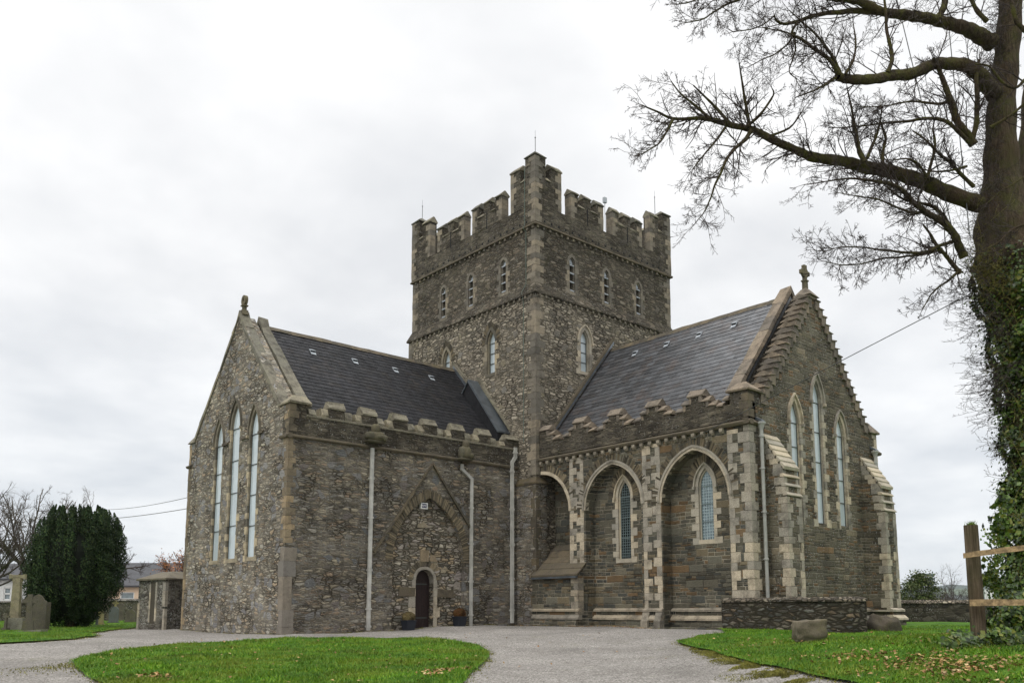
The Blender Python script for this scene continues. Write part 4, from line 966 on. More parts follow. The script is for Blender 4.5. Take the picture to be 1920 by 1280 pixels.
# --- nave (right wing): blind arcade of squared rubble with granite dressings
A2 = (-5.0, 4.55, 6.14, 1.36); A3 = (-8.66, 4.5, 6.17, 1.36)
mb = MB()
mb.wall(RX, [(-10.864, -.6), (-2.81, -.6), (-2.81, 6.78), (-10.864, 6.78)], [[(a[0]-a[3], .02)]+arch(*a)+[(a[0]+a[3], .02)] for a in (A2, A3)], -.6, 0)
h1 = [(y, z) for y, z in arch(-1.2, 4.6, 6.20, 1.56, 12) if y < -1.06]
mb.wall(RX, [(-2.80, 6.78), (-2.80, 4.6)]+h1+[(-1.08, 6.16), (-1.08, 6.78)], [], -.9, -.002)
NV = P_('nave_arcade_wall', mb, 'arcade')
Wn = [(-5.16, 2.68, 4.95, 5.59, .30), (-8.80, 3.16, 4.98, 5.58, .30)]
mb = MB(); mb.wall(RB, [(-10.4, -.6), (-2.9, -.6), (-2.9, 6.7), (-10.4, 6.7)], [HL(a, b, c_, d, e_) for a, b, c_, d, e_ in Wn], -.5, 0)
mb.wall(FX(11.32), [(-3.4, -.6), (-1.0, -.6), (-1.0, 6.7), (-3.4, 6.7)], [], -.3, 0); mb.box(10.47, -2.9, -.6, 11.32, -2.82, 6.7); P_('arcade_recess_wall', mb, 'arcade')
mb = MB()
for a in (A2, A3):
    inn = arch(*a, k=12); mid = archoff(*a, .09, k=12); out = archoff(*a, .17, k=12)
    mb.strip(RX, inn, mid, -.16, .02); mb.strip(RX, mid, out, -.1, .05)
inn = [(y, z) for y, z in arch(-1.2, 4.6, 6.20, 1.56, 12)][:13]; out = [(y, z) for y, z in archoff(-1.2, 4.6, 6.20, 1.56, .13, 12)][:13]
mb.strip(RX, inn, out, -.4, .03); P_('arcade_arch_moulding', mb, 'granite')
mb = MB()
for a in (A2, A3): mb = MB(); voussoirs(mb, RX, archoff(*a, .18, k=12), [(y, min(z, 6.62)) for y, z in archoff(*a, .46, k=12)], -.1, .006, per=.8); P_('arcade_voussoirs', mb, 'vous_d')
mb = MB(); voussoirs(mb, RX, out, [(y, min(z, 6.62)) for y, z in [(y, z) for y, z in archoff(-1.2, 4.6, 6.20, 1.56, .42, 12)][:13]], -.1, .006, per=1); P_('half_arch_voussoirs', mb, 'vous')
for a, b, c_, d, e_ in Wn: pass
window(RB, -5.16, 2.68, 4.95, 5.59, .30, jamb=.13, ring=.12, glass='glass_d', leading='leading', bars=3, hood=.055, name='arcade_window', vs=.30, wide=.30, pane_n=-.10)
window(RB, -8.80, 3.16, 4.98, 5.58, .30, jamb=.13, ring=.12, glass='glass_b', leading='leading_l', bars=3, hood=.055, name='arcade_window', vs=.30, wide=.30, pane_n=-.10)
# pilaster quoins
for t0, t1, zb in ((-3.54, -2.81, 2.5), (-7.24, -6.46, .86), (-10.87, -10.06, .86)):
    fin = t0 < -10.5
    for sgn, tt, dr in ((0, t0, 1), (1, t1, -1)):
        z = zb; k = random.random() < .5
        if fin and tt == t0: continue
        mb = MB()
        while z < 6.60:
            h = min(random.uniform(.24, .34), 6.62-z); a = (.36 if k else .17)+random.uniform(-.03, .05)
            x0, x1 = sorted((tt-dr*.01, tt+dr*a)); dep = .30 if k else .17
            mb.prism(RX, [(x0, z+.004), (x1, z+.004), (x1, z+h-.007), (x0, z+h-.007)], -dep if z < 4.4 else -.1, .011); z += h; k = not k
        P_('pilaster_quoins', mb, 'granite')
    if fin: mb = MB(); quoins(mb, 10.45, -10.87, 1, 1, .86, 6.70, .38, .24, .24, .36, e=.012); P_('pilaster_quoins', mb, 'granite')
# plinth
PL = [(-.1, -.6), (.20, -.6), (.20, .20), (.17, .24), (.13, .24), (.13, .46), (.16, .47), (.16, .52), (.07, .62), (.07, .76), (.11, .765), (.11, .82), (.02, .87), (-.1, .87)]
mb = MB()
for fr, t0, t1 in ((RB, -10.3, -7.2), (RB, -6.5, -3.5), (RX, -7.26, -6.44), (RX, -10.9, -10.04), (RX, -3.56, -2.9)): mb.run(fr, PL, t0, t1)
for fr, t0, t1 in ((GS, 10.30, 19.25),): mb.run(fr, PL, t0, t1)
NPL = P_('nave_plinth', mb, 'arcade')
mb = MB(); E1 = [(.05, .755), (.125, .757), (.125, .825), (.02, .88), (.0, .88)]; E2 = [(.05, .46), (.172, .462), (.172, .525), (.072, .63), (.0, .63)]
for E_ in (E1, E2):
    for fr, t0, t1 in ((RB, -10.3, -7.2), (RB, -6.5, -3.5), (RX, -7.28, -6.42), (RX, -10.95, -10.02), (GS, 10.28, 19.27)): mb.run(fr, E_, t0, t1)
for t0, t1 in ((-7.24, -6.46), (-10.87, -10.06)):
    for (a, b_) in ((t0-.035, t0+.24), (t1-.26, t1+.035)): mb.run(RX, [(0, -.3), (.30, -.3), (.24, .10), (.235, .44), (.20, .46), (.1, .75), (0, .75)], a, b_)
P_('plinth_mouldings', mb, 'granite_m', NPL)
# low sloping buttress in the first bay
mb = MB(); mb.run(RX, [(-.9, -.6), (.56, -.6), (.56, .2), (.52, .45), (.50, .47), (.50, .50), (.42, .62), (.42, 2.06), (-.9, 3.28)], -3.60, -1.10); P_('sloping_buttress', mb, 'arcade')
mb = MB(); k = 5
for i in range(k):
    a = i/k; b_ = (i+1)/k+.05
    p = lambda u, h_: (.50-1.38*u+.012, 2.06+1.27*u+h_)
    mb.run(RX, [p(a, 0.02), p(a, .085), p(b_, .045), p(b_, 0.0)], -3.64, -1.12)
SBc = P_('sloping_buttress_slabs', mb, 'granite_d')
mb = MB(); mb.run(RX, [(.44, 2.0), (.53, 2.0), (.53, 2.07), (.44, 2.07)], -3.62, -1.14); P_('lead_drip', mb, 'lead', SBc)
mb = MB(); flatquoins(mb, FX(10.45-.42), -3.607, 1, .65, 2.0, .34, .18, .3, hmin=.2, hmax=.28); mb.run(RX, [(.3, .755), (.47, .757), (.47, .825), (.40, .88), (.3, .88)], -3.66, -1.14); mb.run(RX, [(.3, .46), (.54, .462), (.54, .525), (.44, .63), (.3, .63)], -3.69, -1.14); P_('sloping_buttress_quoins', mb, 'granite_m')
# string, corbels, parapet, stepped merlons
mb = MB(); SN = [(-.1, 6.70), (.08, 6.70), (.13, 6.75), (.13, 6.79), (.04, 6.86), (-.1, 6.86)]

for fr_, a_, b_ in ((RX, -11.0, -1.12), (GS, 10.32, 10.95), (GS, 18.62, 19.26)): mb = MB(); mb.run(fr_, SN, a_, b_); P_('nave_string_course', mb, 'granite_d')
t_ = -10.7
while t_ < -1.2:
    if not any(a < t_+.07 < b_ for a, b_ in ((-10.8, -10.1), )): mb = MB(); mb.run(RX, [(-.1, 6.53), (.06, 6.53), (.12, 6.60), (.12, 6.70), (-.1, 6.70)], t_, t_+.13); P_('corbel', mb, 'granite_m')
    t_ += .375
PX = FX(10.42)
mb = MB(); mb.wall(PX, [(-10.87, 6.9), (-1.1, 6.9), (-1.1, 7.45), (-10.87, 7.45)], [], -.45, 0); mb.box(10.42, -10.90, 7.45, 11.05, -10.22, 7.82); P_('nave_parapet', mb, 'parapet')
def stepcap(mb, t0, t1, z, h=.14, mid=False):
    mb.run(PX, [(-.46, z), (.045, z), (.05, z+.045), (-.15, z+h+.03), (-.26, z+h+.03), (-.46, z+.045)], t0, t1)
def nmer(tc, full=True):
    mb = MB(); c = MB()
    mb.prism(PX, [(tc-.80, 7.45), (tc+.80, 7.45), (tc+.80, 7.52), (tc+.52, 7.52), (tc+.52, 7.73), (tc+.26, 7.73), (tc+.26, 7.95), (tc-.26, 7.95), (tc-.26, 7.73), (tc-.52, 7.73), (tc-.52, 7.52), (tc-.80, 7.52)] if full else
             [(tc-.80, 7.45), (tc+.24, 7.45), (tc+.24, 7.95), (tc-.26, 7.95), (tc-.26, 7.73), (tc-.52, 7.73), (tc-.52, 7.52), (tc-.80, 7.52)], -.43, .004)
    stepcap(c, tc-.32, tc+(.32 if full else .24), 7.95, .24)
    for sg in ((-1, 1) if full else (-1,)):
        a, b_ = sorted((tc+sg*.265, tc+sg*.56)); stepcap(c, a, b_, 7.73, .17); a, b_ = sorted((tc+sg*.525, tc+sg*.84)); stepcap(c, a, b_, 7.52, .17)
        a, b_ = sorted((tc+sg*.27, tc+sg*.14)); c.prism(PX, [(a, 7.74), (b_, 7.74), (b_, 7.94), (a, 7.94)], -.44, .012); a, b_ = sorted((tc+sg*.53, tc+sg*.42)); c.prism(PX, [(a, 7.53), (b_, 7.53), (b_, 7.72), (a, 7.72)], -.44, .012)
    o = P_('stepped_merlon', mb, 'parapet'); P_('merlon_coping', c, 'coping_n', o)
M['coping_n'] = dressed('brown_weathered_coping', (.205,.178,.148), .30, .25, 1.0, .7, mosscol=(.19,.18,.12))
for tc_ in (-3.35, -5.17, -6.99, -8.86): nmer(tc_)
nmer(-1.40, False)
mb = MB(); stepcap(mb, -9.98, -9.72, 7.52, .17) if False else None
c = MB(); stepcap(c, -10.2, -9.95, 7.62, .17); stepcap(c, -9.98, -9.70, 7.45, .15)
c.add([(10.34, -10.98, 7.82), (11.12, -10.98, 7.82), (11.12, -10.14, 7.82), (10.34, -10.14, 7.82), (10.34, -10.98, 7.88), (11.12, -10.98, 7.88), (11.12, -10.14, 7.88), (10.34, -10.14, 7.88), (10.62, -10.72, 8.15), (10.95, -10.72, 8.15), (10.95, -10.36, 8.15), (10.62, -10.36, 8.15)],
      [(0,3,2,1),(0,1,5,4),(1,2,6,5),(2,3,7,6),(3,0,4,7),(4,5,9,8),(5,6,10,9),(6,7,11,10),(7,4,8,11),(8,9,10,11)])
P_('nave_pier_coping', c, 'coping_n')
mb = MB(); quoins(mb, 10.42, -10.90, 1, 1, 6.94, 7.80, .36, .2, .24, .32, e=.01); P_('nave_pier_quoins', mb, 'granite_d')
# nave gable
NW = [(13.25, 3.82, 7.15, 7.93, .29), (14.78, 3.82, 8.1, 8.92, .29), (16.34, 3.82, 7.1, 7.83, .29)]
mb = MB(); mb.wall(GS, [(10.456, -.6), (19.13, -.6), (19.13, 7.5), (18.55, 7.55), (14.79, 12.05), (11.0, 7.55), (10.46, 7.5)], [HL(*a) for a in NW], -.6, 0); P_('nave_gable', mb, 'ngable')
for a in NW: window(GS, *a, jamb=.13, ring=.13, depth=.45, bars=4, hood=.06, mat='granite', name='nave_gable_lancet', wide=.27, pane_n=-.10, sill=False)
mb = MB(); mb.box(18.6, -10.3, -.6, 19.13, -1.1, 7.4); P_('nave_far_wall', mb, 'ngable')
mb = MB(); quoins(mb, 19.13, -10.87, -1, 1, .86, 7.5, .38, .24, .24, .36); P_('far_nave_quoins', mb, 'granite')
mb = MB(); mb.add([(18.5, -10.98, 7.5), (19.22, -10.98, 7.5), (19.22, -10.14, 7.5), (18.5, -10.14, 7.5), (18.5, -10.98, 7.56), (19.22, -10.98, 7.56), (19.22, -10.14, 7.56), (18.5, -10.14, 7.56), (18.62, -10.72, 7.98), (18.8, -10.72, 7.98), (18.8, -10.36, 7.98), (18.62, -10.36, 7.98)],
      [(0,3,2,1),(0,1,5,4),(1,2,6,5),(2,3,7,6),(3,0,4,7),(4,5,9,8),(5,6,10,9),(6,7,11,10),(7,4,8,11),(8,9,10,11)])
P_('far_nave_pier_coping', mb, 'coping_n')
mb = MB(); NS = 17
for sgn in (-1, 1):
    for i in range(NS):
        u = i/NS; x = 14.79+sgn*(3.62-(3.62-.22)*u); z = 7.60+(11.92-7.60)*u
        a, b_ = sorted((x, x-sgn*.30)); zt = z+.30
        mb.box(a, -10.93, z-.12, b_, -10.35, zt-.09)
        a, b_ = sorted((x+sgn*.05, x-sgn*.26))
        mb.run(GS, [(-.57, zt-.09), (.10, zt-.09), (.10, zt-.055), (-.22, zt+.10), (-.57, zt-.05)], a, b_)
P_('crow_step_coping', mb, 'coping_n')
mb = MB(); mb.box(14.5, -10.92, 11.9, 15.08, -10.36, 12.02); mb.add([(14.42, -11.0, 12.02), (15.16, -11.0, 12.02), (15.16, -10.3, 12.02), (14.42, -10.3, 12.02), (14.68, -10.74, 12.34), (14.90, -10.74, 12.34), (14.90, -10.52, 12.34), (14.68, -10.52, 12.34)], [(0,3,2,1),(4,5,6,7),(0,1,5,4),(1,2,6,5),(2,3,7,6),(3,0,4,7)])
P_('gable_apex_stone', mb, 'coping_n')
mb = MB(); cxx = 14.79; GF = FY(-10.63)
mb.prism(GF, [(cxx-.09, 12.3), (cxx+.09, 12.3), (cxx+.075, 12.66), (cxx-.075, 12.66)], -.075, .075); mb.prism(GF, [(cxx-.11, 12.64), (cxx+.11, 12.64), (cxx+.11, 12.69), (cxx-.11, 12.69)], -.1, .1)
mb.prism(GF, [(cxx-.065, 12.69), (cxx+.065, 12.69), (cxx+.09, 13.26), (cxx-.09, 13.26)], -.06, .06); mb.prism(GF, [(cxx-.27, 12.90), (cxx+.27, 12.90), (cxx+.27, 13.05), (cxx-.27, 13.05)], -.058, .058)
k = 20; ci = [(cxx+.13*cos(2*pi*i/k), 12.975+.13*sin(2*pi*i/k)) for i in range(k+1)]; co = [(cxx+.20*cos(2*pi*i/k), 12.975+.20*sin(2*pi*i/k)) for i in range(k+1)]; mb.strip(GF, ci, co, -.045, .045)
P_('ringed_cross_finial', mb, 'greenstone')
mb = MB(); mb.wall(FY(-9.98), [(11.3, 7.4), (18.4, 7.4), (18.4, 8.1), (14.85, 12.42), (11.3, 8.1)], [], -.30, 0); P_('nave_inner_gable', mb, 'parapet')
mb = MB(); coping_pair(mb, FY(-9.98), (11.25, 8.05), (14.85, 12.44), (18.45, 8.05), -.32, 0.02, .15, .05); P_('nave_inner_coping', mb, 'coping_n')
mb = MB(); mb.box(11.05, -10.4, 7.1, 18.6, -10.2, 7.7); P_('gable_gutter', mb, 'lead')
# gable buttresses
for x0, x1 in ((11.2, 12.05), (17.78, 18.63)):
    mb = MB(); mb.run(GS, [(-.1, -.6), (1.02, -.6), (1.02, .22), (.97, .26), (.97, .46), (.90, .62), (.86, .75), (.80, .87), (.80, 4.42), (.76, 4.44), (.76, 4.72), (.72, 4.74), (.72, 5.02), (.68, 5.04), (.68, 5.26), (-.02, 6.40), (-.1, 6.40)], x0, x1)
    o = P_('gable_buttress', mb, 'ngable')
    mb = MB()
    for i in range(6):
        a, b_ = i/6, (i+1)/6+.03; p = lambda u, h_: (.74-.76*u+h_*.3, 5.24+1.20*u+h_); mb.run(GS, [p(a, .0), p(a, .10), p(b_, .05), p(b_, .0)], x0-.03, x1+.03)
    for n_, z in ((.72, 5.00), (.76, 4.70), (.80, 4.40)): mb.run(GS, [(n_-.12, z), (n_+.045, z), (n_+.045, z+.03), (n_-.03, z+.11), (n_-.12, z+.11)], x0-.03, x1+.03)
    P_('weathering_slabs', mb, 'granite_l', o); mb = MB()
    for E_ in (((.7, .755), (.93, .757), (.93, .825), (.80, .90), (.7, .90)), ((.7, .46), (1.03, .462), (1.03, .525), (.90, .64), (.7, .64)), ((.7, -.2), (1.16, -.2), (1.16, .06), (1.0, .24), (.7, .24))): mb.run(GS, list(E_), x0-.06, x1+.06)
    for zz, ex_ in ((.757, .07), (.462, .12)):
        mb.box(x0-ex_, -11.75, zz, x0+.05, -10.9, zz+.06); mb.box(x1-.05, -11.75, zz, x1+ex_, -10.9, zz+.06)
    mb.box(x0-.14, -11.9, -.4, x0+.05, -10.9, .2); mb.box(x1-.05, -11.9, -.4, x1+.14, -10.9, .2)
    P_('base_mouldings', mb, 'granite', o)
    mb = MB(); quoins(mb, x0, -11.67, 1, 1, .9, 4.36, .30, .20, .22, .34, e=.012); P_('buttress_quoins', mb, 'granite', o); mb = MB(); quoins(mb, x1, -11.67, -1, 1, .9, 4.36, .28, .18, .22, .34, e=.012)
    z = 4.45
    for n_, h in ((.76, .24), (.72, .24), (.68, .24)): 
        mb.box(x0-.01, -10.87-n_-.01, z, x0+.17, -10.87-n_+.34, z+h); mb.box(x1-.17, -10.87-n_-.01, z, x1+.01, -10.87-n_+.3, z+h); z += .30
    for i in range(6):
        z = 5.28+i*.18; n_ = .66-(z-5.26)*.62; mb.box(x0-.01, -10.87-n_, z-.02, x0+.1, -10.87-n_+.30, z+.15); mb.box(x1-.1, -10.87-n_, z-.02, x1+.01, -10.87-n_+.3, z+.15)
    P_('buttress_quoins', mb, 'granite', o)

# --- rainwater pipes
def pipe(path, w_, square, mat, br, label=None):
    mb = MB(); R_ = w_/2
    if square:
        pts = [Vector(p) for p in path]
        secs = []
        for i, p in enumerate(pts):
            if i == 0 or i == len(pts)-1: d = Vector((1, 0, 0))*(R_)
            else:
                a = (pts[i]-pts[i-1]).normalized(); b_ = (pts[i+1]-pts[i]).normalized(); m_ = (a+b_).normalized(); nn = Vector((-m_.z, 0, m_.x)); c_ = abs(m_.dot(a)); d = nn*(R_/max(c_, .5)); d = d if d.x > 0 else -d
            secs.append([p-d+Vector((0, -R_*.7, 0)), p+d+Vector((0, -R_*.7, 0)), p+d+Vector((0, R_*.7, 0)), p-d+Vector((0, R_*.7, 0))])
        V = [q for s_ in secs for q in s_]; F = [(3, 2, 1, 0), tuple(4*(len(secs)-1)+i for i in range(4))]
        for i in range(len(secs)-1):
            for k in range(4): F.append((4*i+k, 4*i+(k+1) % 4, 4*i+4+(k+1) % 4, 4*i+4+k))
        mb.add(V, F)
    else: mb.tube(path, R_, 12)
    o = P_('downpipe', mb, mat, label=label)
    for (x, y, z) in br:
        c = MB()
        if square: c.box(x-R_-.022, y-R_*.7-.018, z-.035, x+R_+.022, y+R_*.7+.03, z+.035); c.box(x-R_-.05, y+.02, z-.012, x+R_+.05, y+.05, z+.012)
        else: c.lathe((x, y, z-.04), [(R_+.004, 0), (R_+.02, .01), (R_+.02, .07), (R_+.004, .08)], 12); c.box(x-.08, y, z-.012, x+.08, y+.07, z+.012)
        P_('pipe_collar', c, mat, o)
    return o
pipe([(3.21, -.09, 6.55), (3.20, -.09, .12)], .125, True, 'pipe', [(3.205, -.09, z) for z in (5.45, 4.05, 2.2, .85, .25)])
pipe([(7.28, -.09, 6.42), (7.28, -.09, 6.22), (7.76, -.09, 5.88), (7.76, -.09, .2)], .115, True, 'pipe', [(7.76, -.09, z) for z in (4.75, 3.35, 1.9, .62)])
pipe([(10.04, -.09, 7.42), (10.04, -.09, 7.02), (9.86, -.09, 6.78), (9.86, -.09, .3)], .135, True, 'pipe', [(10.04, -.09, 7.2), (9.86, -.09, 6.4), (9.86, -.09, 4.85), (9.86, -.09, 3.4), (9.86, -.09, 2.05), (9.86, -.09, .8)])
for xg, zb in ((10.93, .1), (18.66, 5.6)):
    o = pipe([(xg, -11.02, 6.62), (xg, -11.02, zb)], .115, False, 'pipe_g', [(xg, -11.02, z) for z in (6.35, 5.3, 3.9, 2.4)] if xg < 12 else [(xg, -11.02, 6.35)])
    mb = MB(); mb.lathe((xg, -11.02, 6.56), [(.06, 0), (.075, .06), (.11, .17), (.14, .19), (.14, .25), (.125, .25)], 12); P_('rain_head', mb, 'pipe_g', o)
    mb = MB(); mb.hexa([(xg-.08, -11.1, 6.80), (xg+.08, -11.1, 6.80), (xg+.1, -10.8, 6.92), (xg-.1, -10.8, 6.92), (xg-.09, -11.1, 6.86), (xg+.09, -11.1, 6.86), (xg+.1, -10.8, 7.04), (xg-.1, -10.8, 7.04)]); P_('lead_spout', mb, 'lead', o)

# --- carved busts below the parapet
def bust(cx_, cz, tall):
    mb = MB(); y = -.24
    if tall:
        mb.blob((cx_, y, cz-.12), (.26, .20, .27), 3, .10, zcut=-.24); mb.blob((cx_+.02, y-.04, cz+.22), (.125, .13, .165), 5, .06); mb.blob((cx_-.20, y-.05, cz-.14), (.10, .14, .24), 6, .1); mb.blob((cx_+.2, y-.08, cz-.22), (.14, .13, .12), 8, .12); mb.box(cx_-.28, -.40, cz-.40, cx_+.28, .02, cz-.33)
    else:
        mb.blob((cx_, y, cz-.08), (.38, .20, .17), 11, .12, zcut=-.17); mb.blob((cx_-.02, y-.03, cz+.2), (.155, .14, .17), 9, .07); mb.blob((cx_-.25, y-.03, cz-.08), (.17, .17, .15), 2, .1); mb.blob((cx_+.10, y-.15, cz-.09), (.14, .08, .08), 4, .1); mb.blob((cx_+.30, y-.10, cz-.12), (.11, .12, .12), 7, .1); mb.box(cx_-.34, -.36, cz-.29, cx_+.36, .02, cz-.22)
    mb.blob((cx_+.03, y-.15, cz+.20), (.025, .03, .04), 4, .02, 8, 5)
    P_('carved_bust', mb, 'greenstone', smooth=True)
bust(3.24, 7.02, False); bust(7.29, 6.95, True)
# ------------------------------------------------------------- low stone enclosure, boulder, rocks
def lump(v, amp, f=1.6, seed=0.):
    from mathutils import noise as N
    p = Vector(v)*f+Vector((seed, 3.1, 7.7)); return Vector(v)+Vector((N.noise(p), N.noise(p+Vector((9, 0, 0))), N.noise(p+Vector((0, 9, 0)))))*amp
lw = empty('low_stone_wall', (10.0, -12.0, 0), 'low dark rubble enclosure wall with pale stone capping against the right gable', 'wall')
def rough_wall(path, h0, h1, th, mat_b, mat_c, parent, cap=.12, nseg=.35, over=.04, names=('wall_face', 'wall_capping')):
    "thick wall following a closed or open ground path with bumpy faces; path [(x,y)] is the outer foot line, inner line offset to the left"
    pts = []
    for a, b_ in zip(path, path[1:]):
        L = math.dist(a, b_); n = max(1, int(L/nseg))
        for i in range(n): pts.append((a[0]+(b_[0]-a[0])*i/n, a[1]+(b_[1]-a[1])*i/n))
    pts.append(path[-1]); n = len(pts); nor = []
    for i in range(n):
        a = pts[max(0, i-1)]; b_ = pts[min(n-1, i+1)]; d = Vector((b_[0]-a[0], b_[1]-a[1])).normalized(); nor.append(Vector((-d.y, d.x)))
    mb = MB(); K = 7; S_ = []
    for i, p in enumerate(pts):
        g = ground(*p); row = []
        for k in range(K):
            z = h0+g+(h1-h0)*k/(K-1) if h0 < 0 else 0
            z = g-.3+(h1-(g-.3))*k/(K-1); q = lump((p[0]-nor[i].x*.0, p[1], z), .05); row.append((q.x, q.y, z))
        for k in range(K):
            z = h1-(h1-(g-.3))*k/(K-1); q = lump((p[0]+nor[i].x*th, p[1]+nor[i].y*th, z), .05); row.append((q.x, q.y, z))
        S_.append(row)
    for r in S_: mb.v += r
    W2 = 2*K
    for i in range(n-1):
        for k in range(W2-1): a = i*W2+k; mb.f.append((a, a+W2, a+W2+1, a+1))
    mb.f.append(tuple(range(W2))); mb.f.append(tuple((n-1)*W2+k for k in range(W2))[::-1])
    o = obj(names[0], mb, mat_b, parent)
    mb = MB()
    for i, p in enumerate(pts):
        for (s_, dz) in ((-over, 0), (-over, .05), (th*.3, cap), (th*.7, cap), (th+over, .05), (th+over, 0)):
            q = lump((p[0]+nor[i].x*s_, p[1]+nor[i].y*s_, h1+dz), .035, 3); mb.v.append(tuple(q))
    for i in range(n-1):
        for k in range(5): a = i*6+k; mb.f.append((a, a+6, a+7, a+1))
    mb.f.append(tuple(range(6))); mb.f.append(tuple((n-1)*6+k for k in range(6))[::-1])
    c = obj(names[1], mb, mat_c, parent); return o, c
M['capping'] = rubble('capping_stones', [(.27,.225,.165),(.18,.15,.115),(.33,.285,.215),(.23,.19,.14),(.14,.12,.095)], (.05,.042,.032), .16, .17, big=0, stain=.3, lichen=.66, pm=.1, free=True, jw=.03)
rough_wall([(10.06, -9.9), (9.92, -11.7), (9.84, -13.60), (10.15, -14.15), (10.75, -14.30), (11.15, -14.0), (11.3, -13.0)], 0, 1.06, .55, M['lowwall'], M['capping'], lw, .13)
p = gz_at(1519, 1205); br_ = empty('boulder', (*p, ground(*p)), 'squarish grey-brown boulder sitting on the grass before the low wall', 'rock')
mb = MB(); c0 = Vector((*p, ground(*p)+.02))
def LR(r, f, z): return tuple(c0+Rv*r+Fv*f+Vector((0, 0, z)))
from mathutils import noise as MN
bm = bmesh.new(); bmesh.ops.create_cube(bm, size=1); bmesh.ops.subdivide_edges(bm, edges=bm.edges[:], cuts=9, use_grid_fill=True)
for v in bm.verts:
    q = v.co.copy(); n_ = q.normalized()*.5*1.25; q = q.lerp(n_, .16); q.z += .10*max(0, q.x)*1.0
    if q.z < -.3: q.x *= .86; q.y *= .8
    q += q.normalized()*(.10*MN.noise(q*2.6)+.05*MN.noise(q*7)+.02*MN.noise(q*17)); v.co = Vector(LR(q.x*.60, q.y*.42, .215+q.z*.44))
me = bpy.data.meshes.new('stone'); bm.to_mesh(me); bm.free(); me.materials.append(dressed('boulder_stone', (.17,.15,.11), .1, .35, .6, .5)); me.polygons.foreach_set('use_smooth', [True]*len(me.polygons))
o = bpy.data.objects.new('stone', me); COL.objects.link(o); adopt(o, br_)
p = (14.2, -13.6); rk = MB(); rp = gz_at(1650, 1183); rk.blob((rp[0], rp[1], .18), (.50, .45, .50), 4, .22, 26, 16); tag(obj('rock', rk, dressed('rough_rock', (.075,.065,.05), .1, .2, 1.2, .6), smooth=True), 'rough brown rock mound between the low wall and the far buttress', 'rock')

# ------------------------------------------------------------- boundary walls
rb = empty('boundary_wall', (*CW(22, 48), 0), 'dark rubble boundary wall with pale coping behind the right lawn', 'wall')
rough_wall([CW(32, 43), CW(20.6, 43), CW(19.6, 47)], 0, 1.12, .5, M['bwall2'], M['capping'], rb, .18, 1.0)
rb = empty('boundary_wall', (*CW(20, 46), 0), 'short mossy upper length of wall rising beyond the dark boundary wall', 'wall')
rough_wall([CW(21.4, 49.5), CW(15, 49.5), CW(15, 52)], 0, 1.48, .5, M['bwall2'], M['bwall'], rb, .25, 1.0)
lb = empty('boundary_wall', (*CW(-22, 62), 0), 'old mossy rubble wall behind the headstones and yew', 'wall')
rough_wall([CW(-23.7, 62), CW(-36, 62)][::-1] if 0 else [CW(-18, 60), CW(-31.4, 60)][::-1], 0, 1.42, .5, M['bwall'], M['ruin'], lb, .16, 1.5)
lb = empty('boundary_wall', (*CW(-35, 64), 0), 'stone wall below the white house at the left edge', 'wall')
rough_wall([CW(-45, 61), CW(-31.5, 61)], 0, 1.28, .5, M['bwall'], M['ruin'], lb, .14, 1.5)

# ------------------------------------------------------------- ruined vault at the left
D0 = 35.6; A_ = Vector(CW((258-960)/1626*37.2, 37.2)); B_ = Vector(CW((309-960)/1626*D0, D0)); C_ = Vector(CW((372-960)/1626*37.4, 37.4)); 
rv_ = empty('burial_vault', (*((A_+B_+C_)/3), 0), 'squat grey stone burial vault with a flagged roof left of the cathedral', 'vault')
H = 2.05; mb = MB(); Ap = A_+Vector((Fv.x, Fv.y))*2.6; Cp = C_+Vector((Fv.x, Fv.y))*2.0
base = [A_, B_, C_, Cp, Ap]; cen = sum(base, Vector((0, 0)))/5
mb.add([(q.x, q.y, -.2) for q in base]+[(q.x, q.y, H) for q in base], [(4,3,2,1,0), (5,6,7,8,9)]+[(i, (i+1) % 5, 5+(i+1) % 5, 5+i) for i in range(5)]); obj('vault_walls', mb, M['ruin'], rv_)
mb = MB(); ov = [q+(q-cen).normalized()*.13 for q in base]; inn_ = [cen+(q-cen)*.42 for q in base]
mb.add([(q.x, q.y, H) for q in ov]+[(q.x, q.y, H+.07) for q in ov]+[(q.x, q.y, H+.40) for q in inn_], [(4,3,2,1,0), (10,11,12,13,14)]+[(i, (i+1) % 5, 5+(i+1) % 5, 5+i) for i in range(5)]+[(5+i, 5+(i+1) % 5, 10+(i+1) % 5, 10+i) for i in range(5)])
obj('flagged_roof', mb, dressed('roof_flags', (.16,.145,.115), .3, .3, .6, .6), rv_)
mb = MB(); e_ = (B_-A_); eL = e_.length; e_ /= eL; nn = Vector((e_.y, -e_.x)); nn = nn if nn.dot(Vector((Fv.x, Fv.y))) < 0 else -nn
VF = lambda t, z, n: (A_.x+e_.x*t+nn.x*n, A_.y+e_.y*t+nn.y*n, z)
for t0, t1, z0, z1 in ((eL*.42, eL*.47, .3, 1.95), (eL*.64, eL*.70, .35, 1.98), (eL*.94, eL*1.003, .0, .9), (eL*.90, eL*1.003, .95, 1.95), (-.003, eL*.07, 0, 1.2)):
    z = z0
    while z < z1-.1: h = min(random.uniform(.2, .4), z1-z); mb.prism(VF, [(t0, z), (t1, z), (t1, z+h-.01), (t0, z+h-.01)], -.1, .02); z += h
obj('dressed_stones', mb, M['granite'], rv_)
mb = MB(); mb.prism(VF, [(eL*.47, .25), (eL*.64, .25), (eL*.64, 1.98), (eL*.47, 1.98)], -.1, .008); obj('blocked_doorway', mb, dressed('dark_blocking', (.075,.068,.055), .1, .1, .5, .6), rv_)

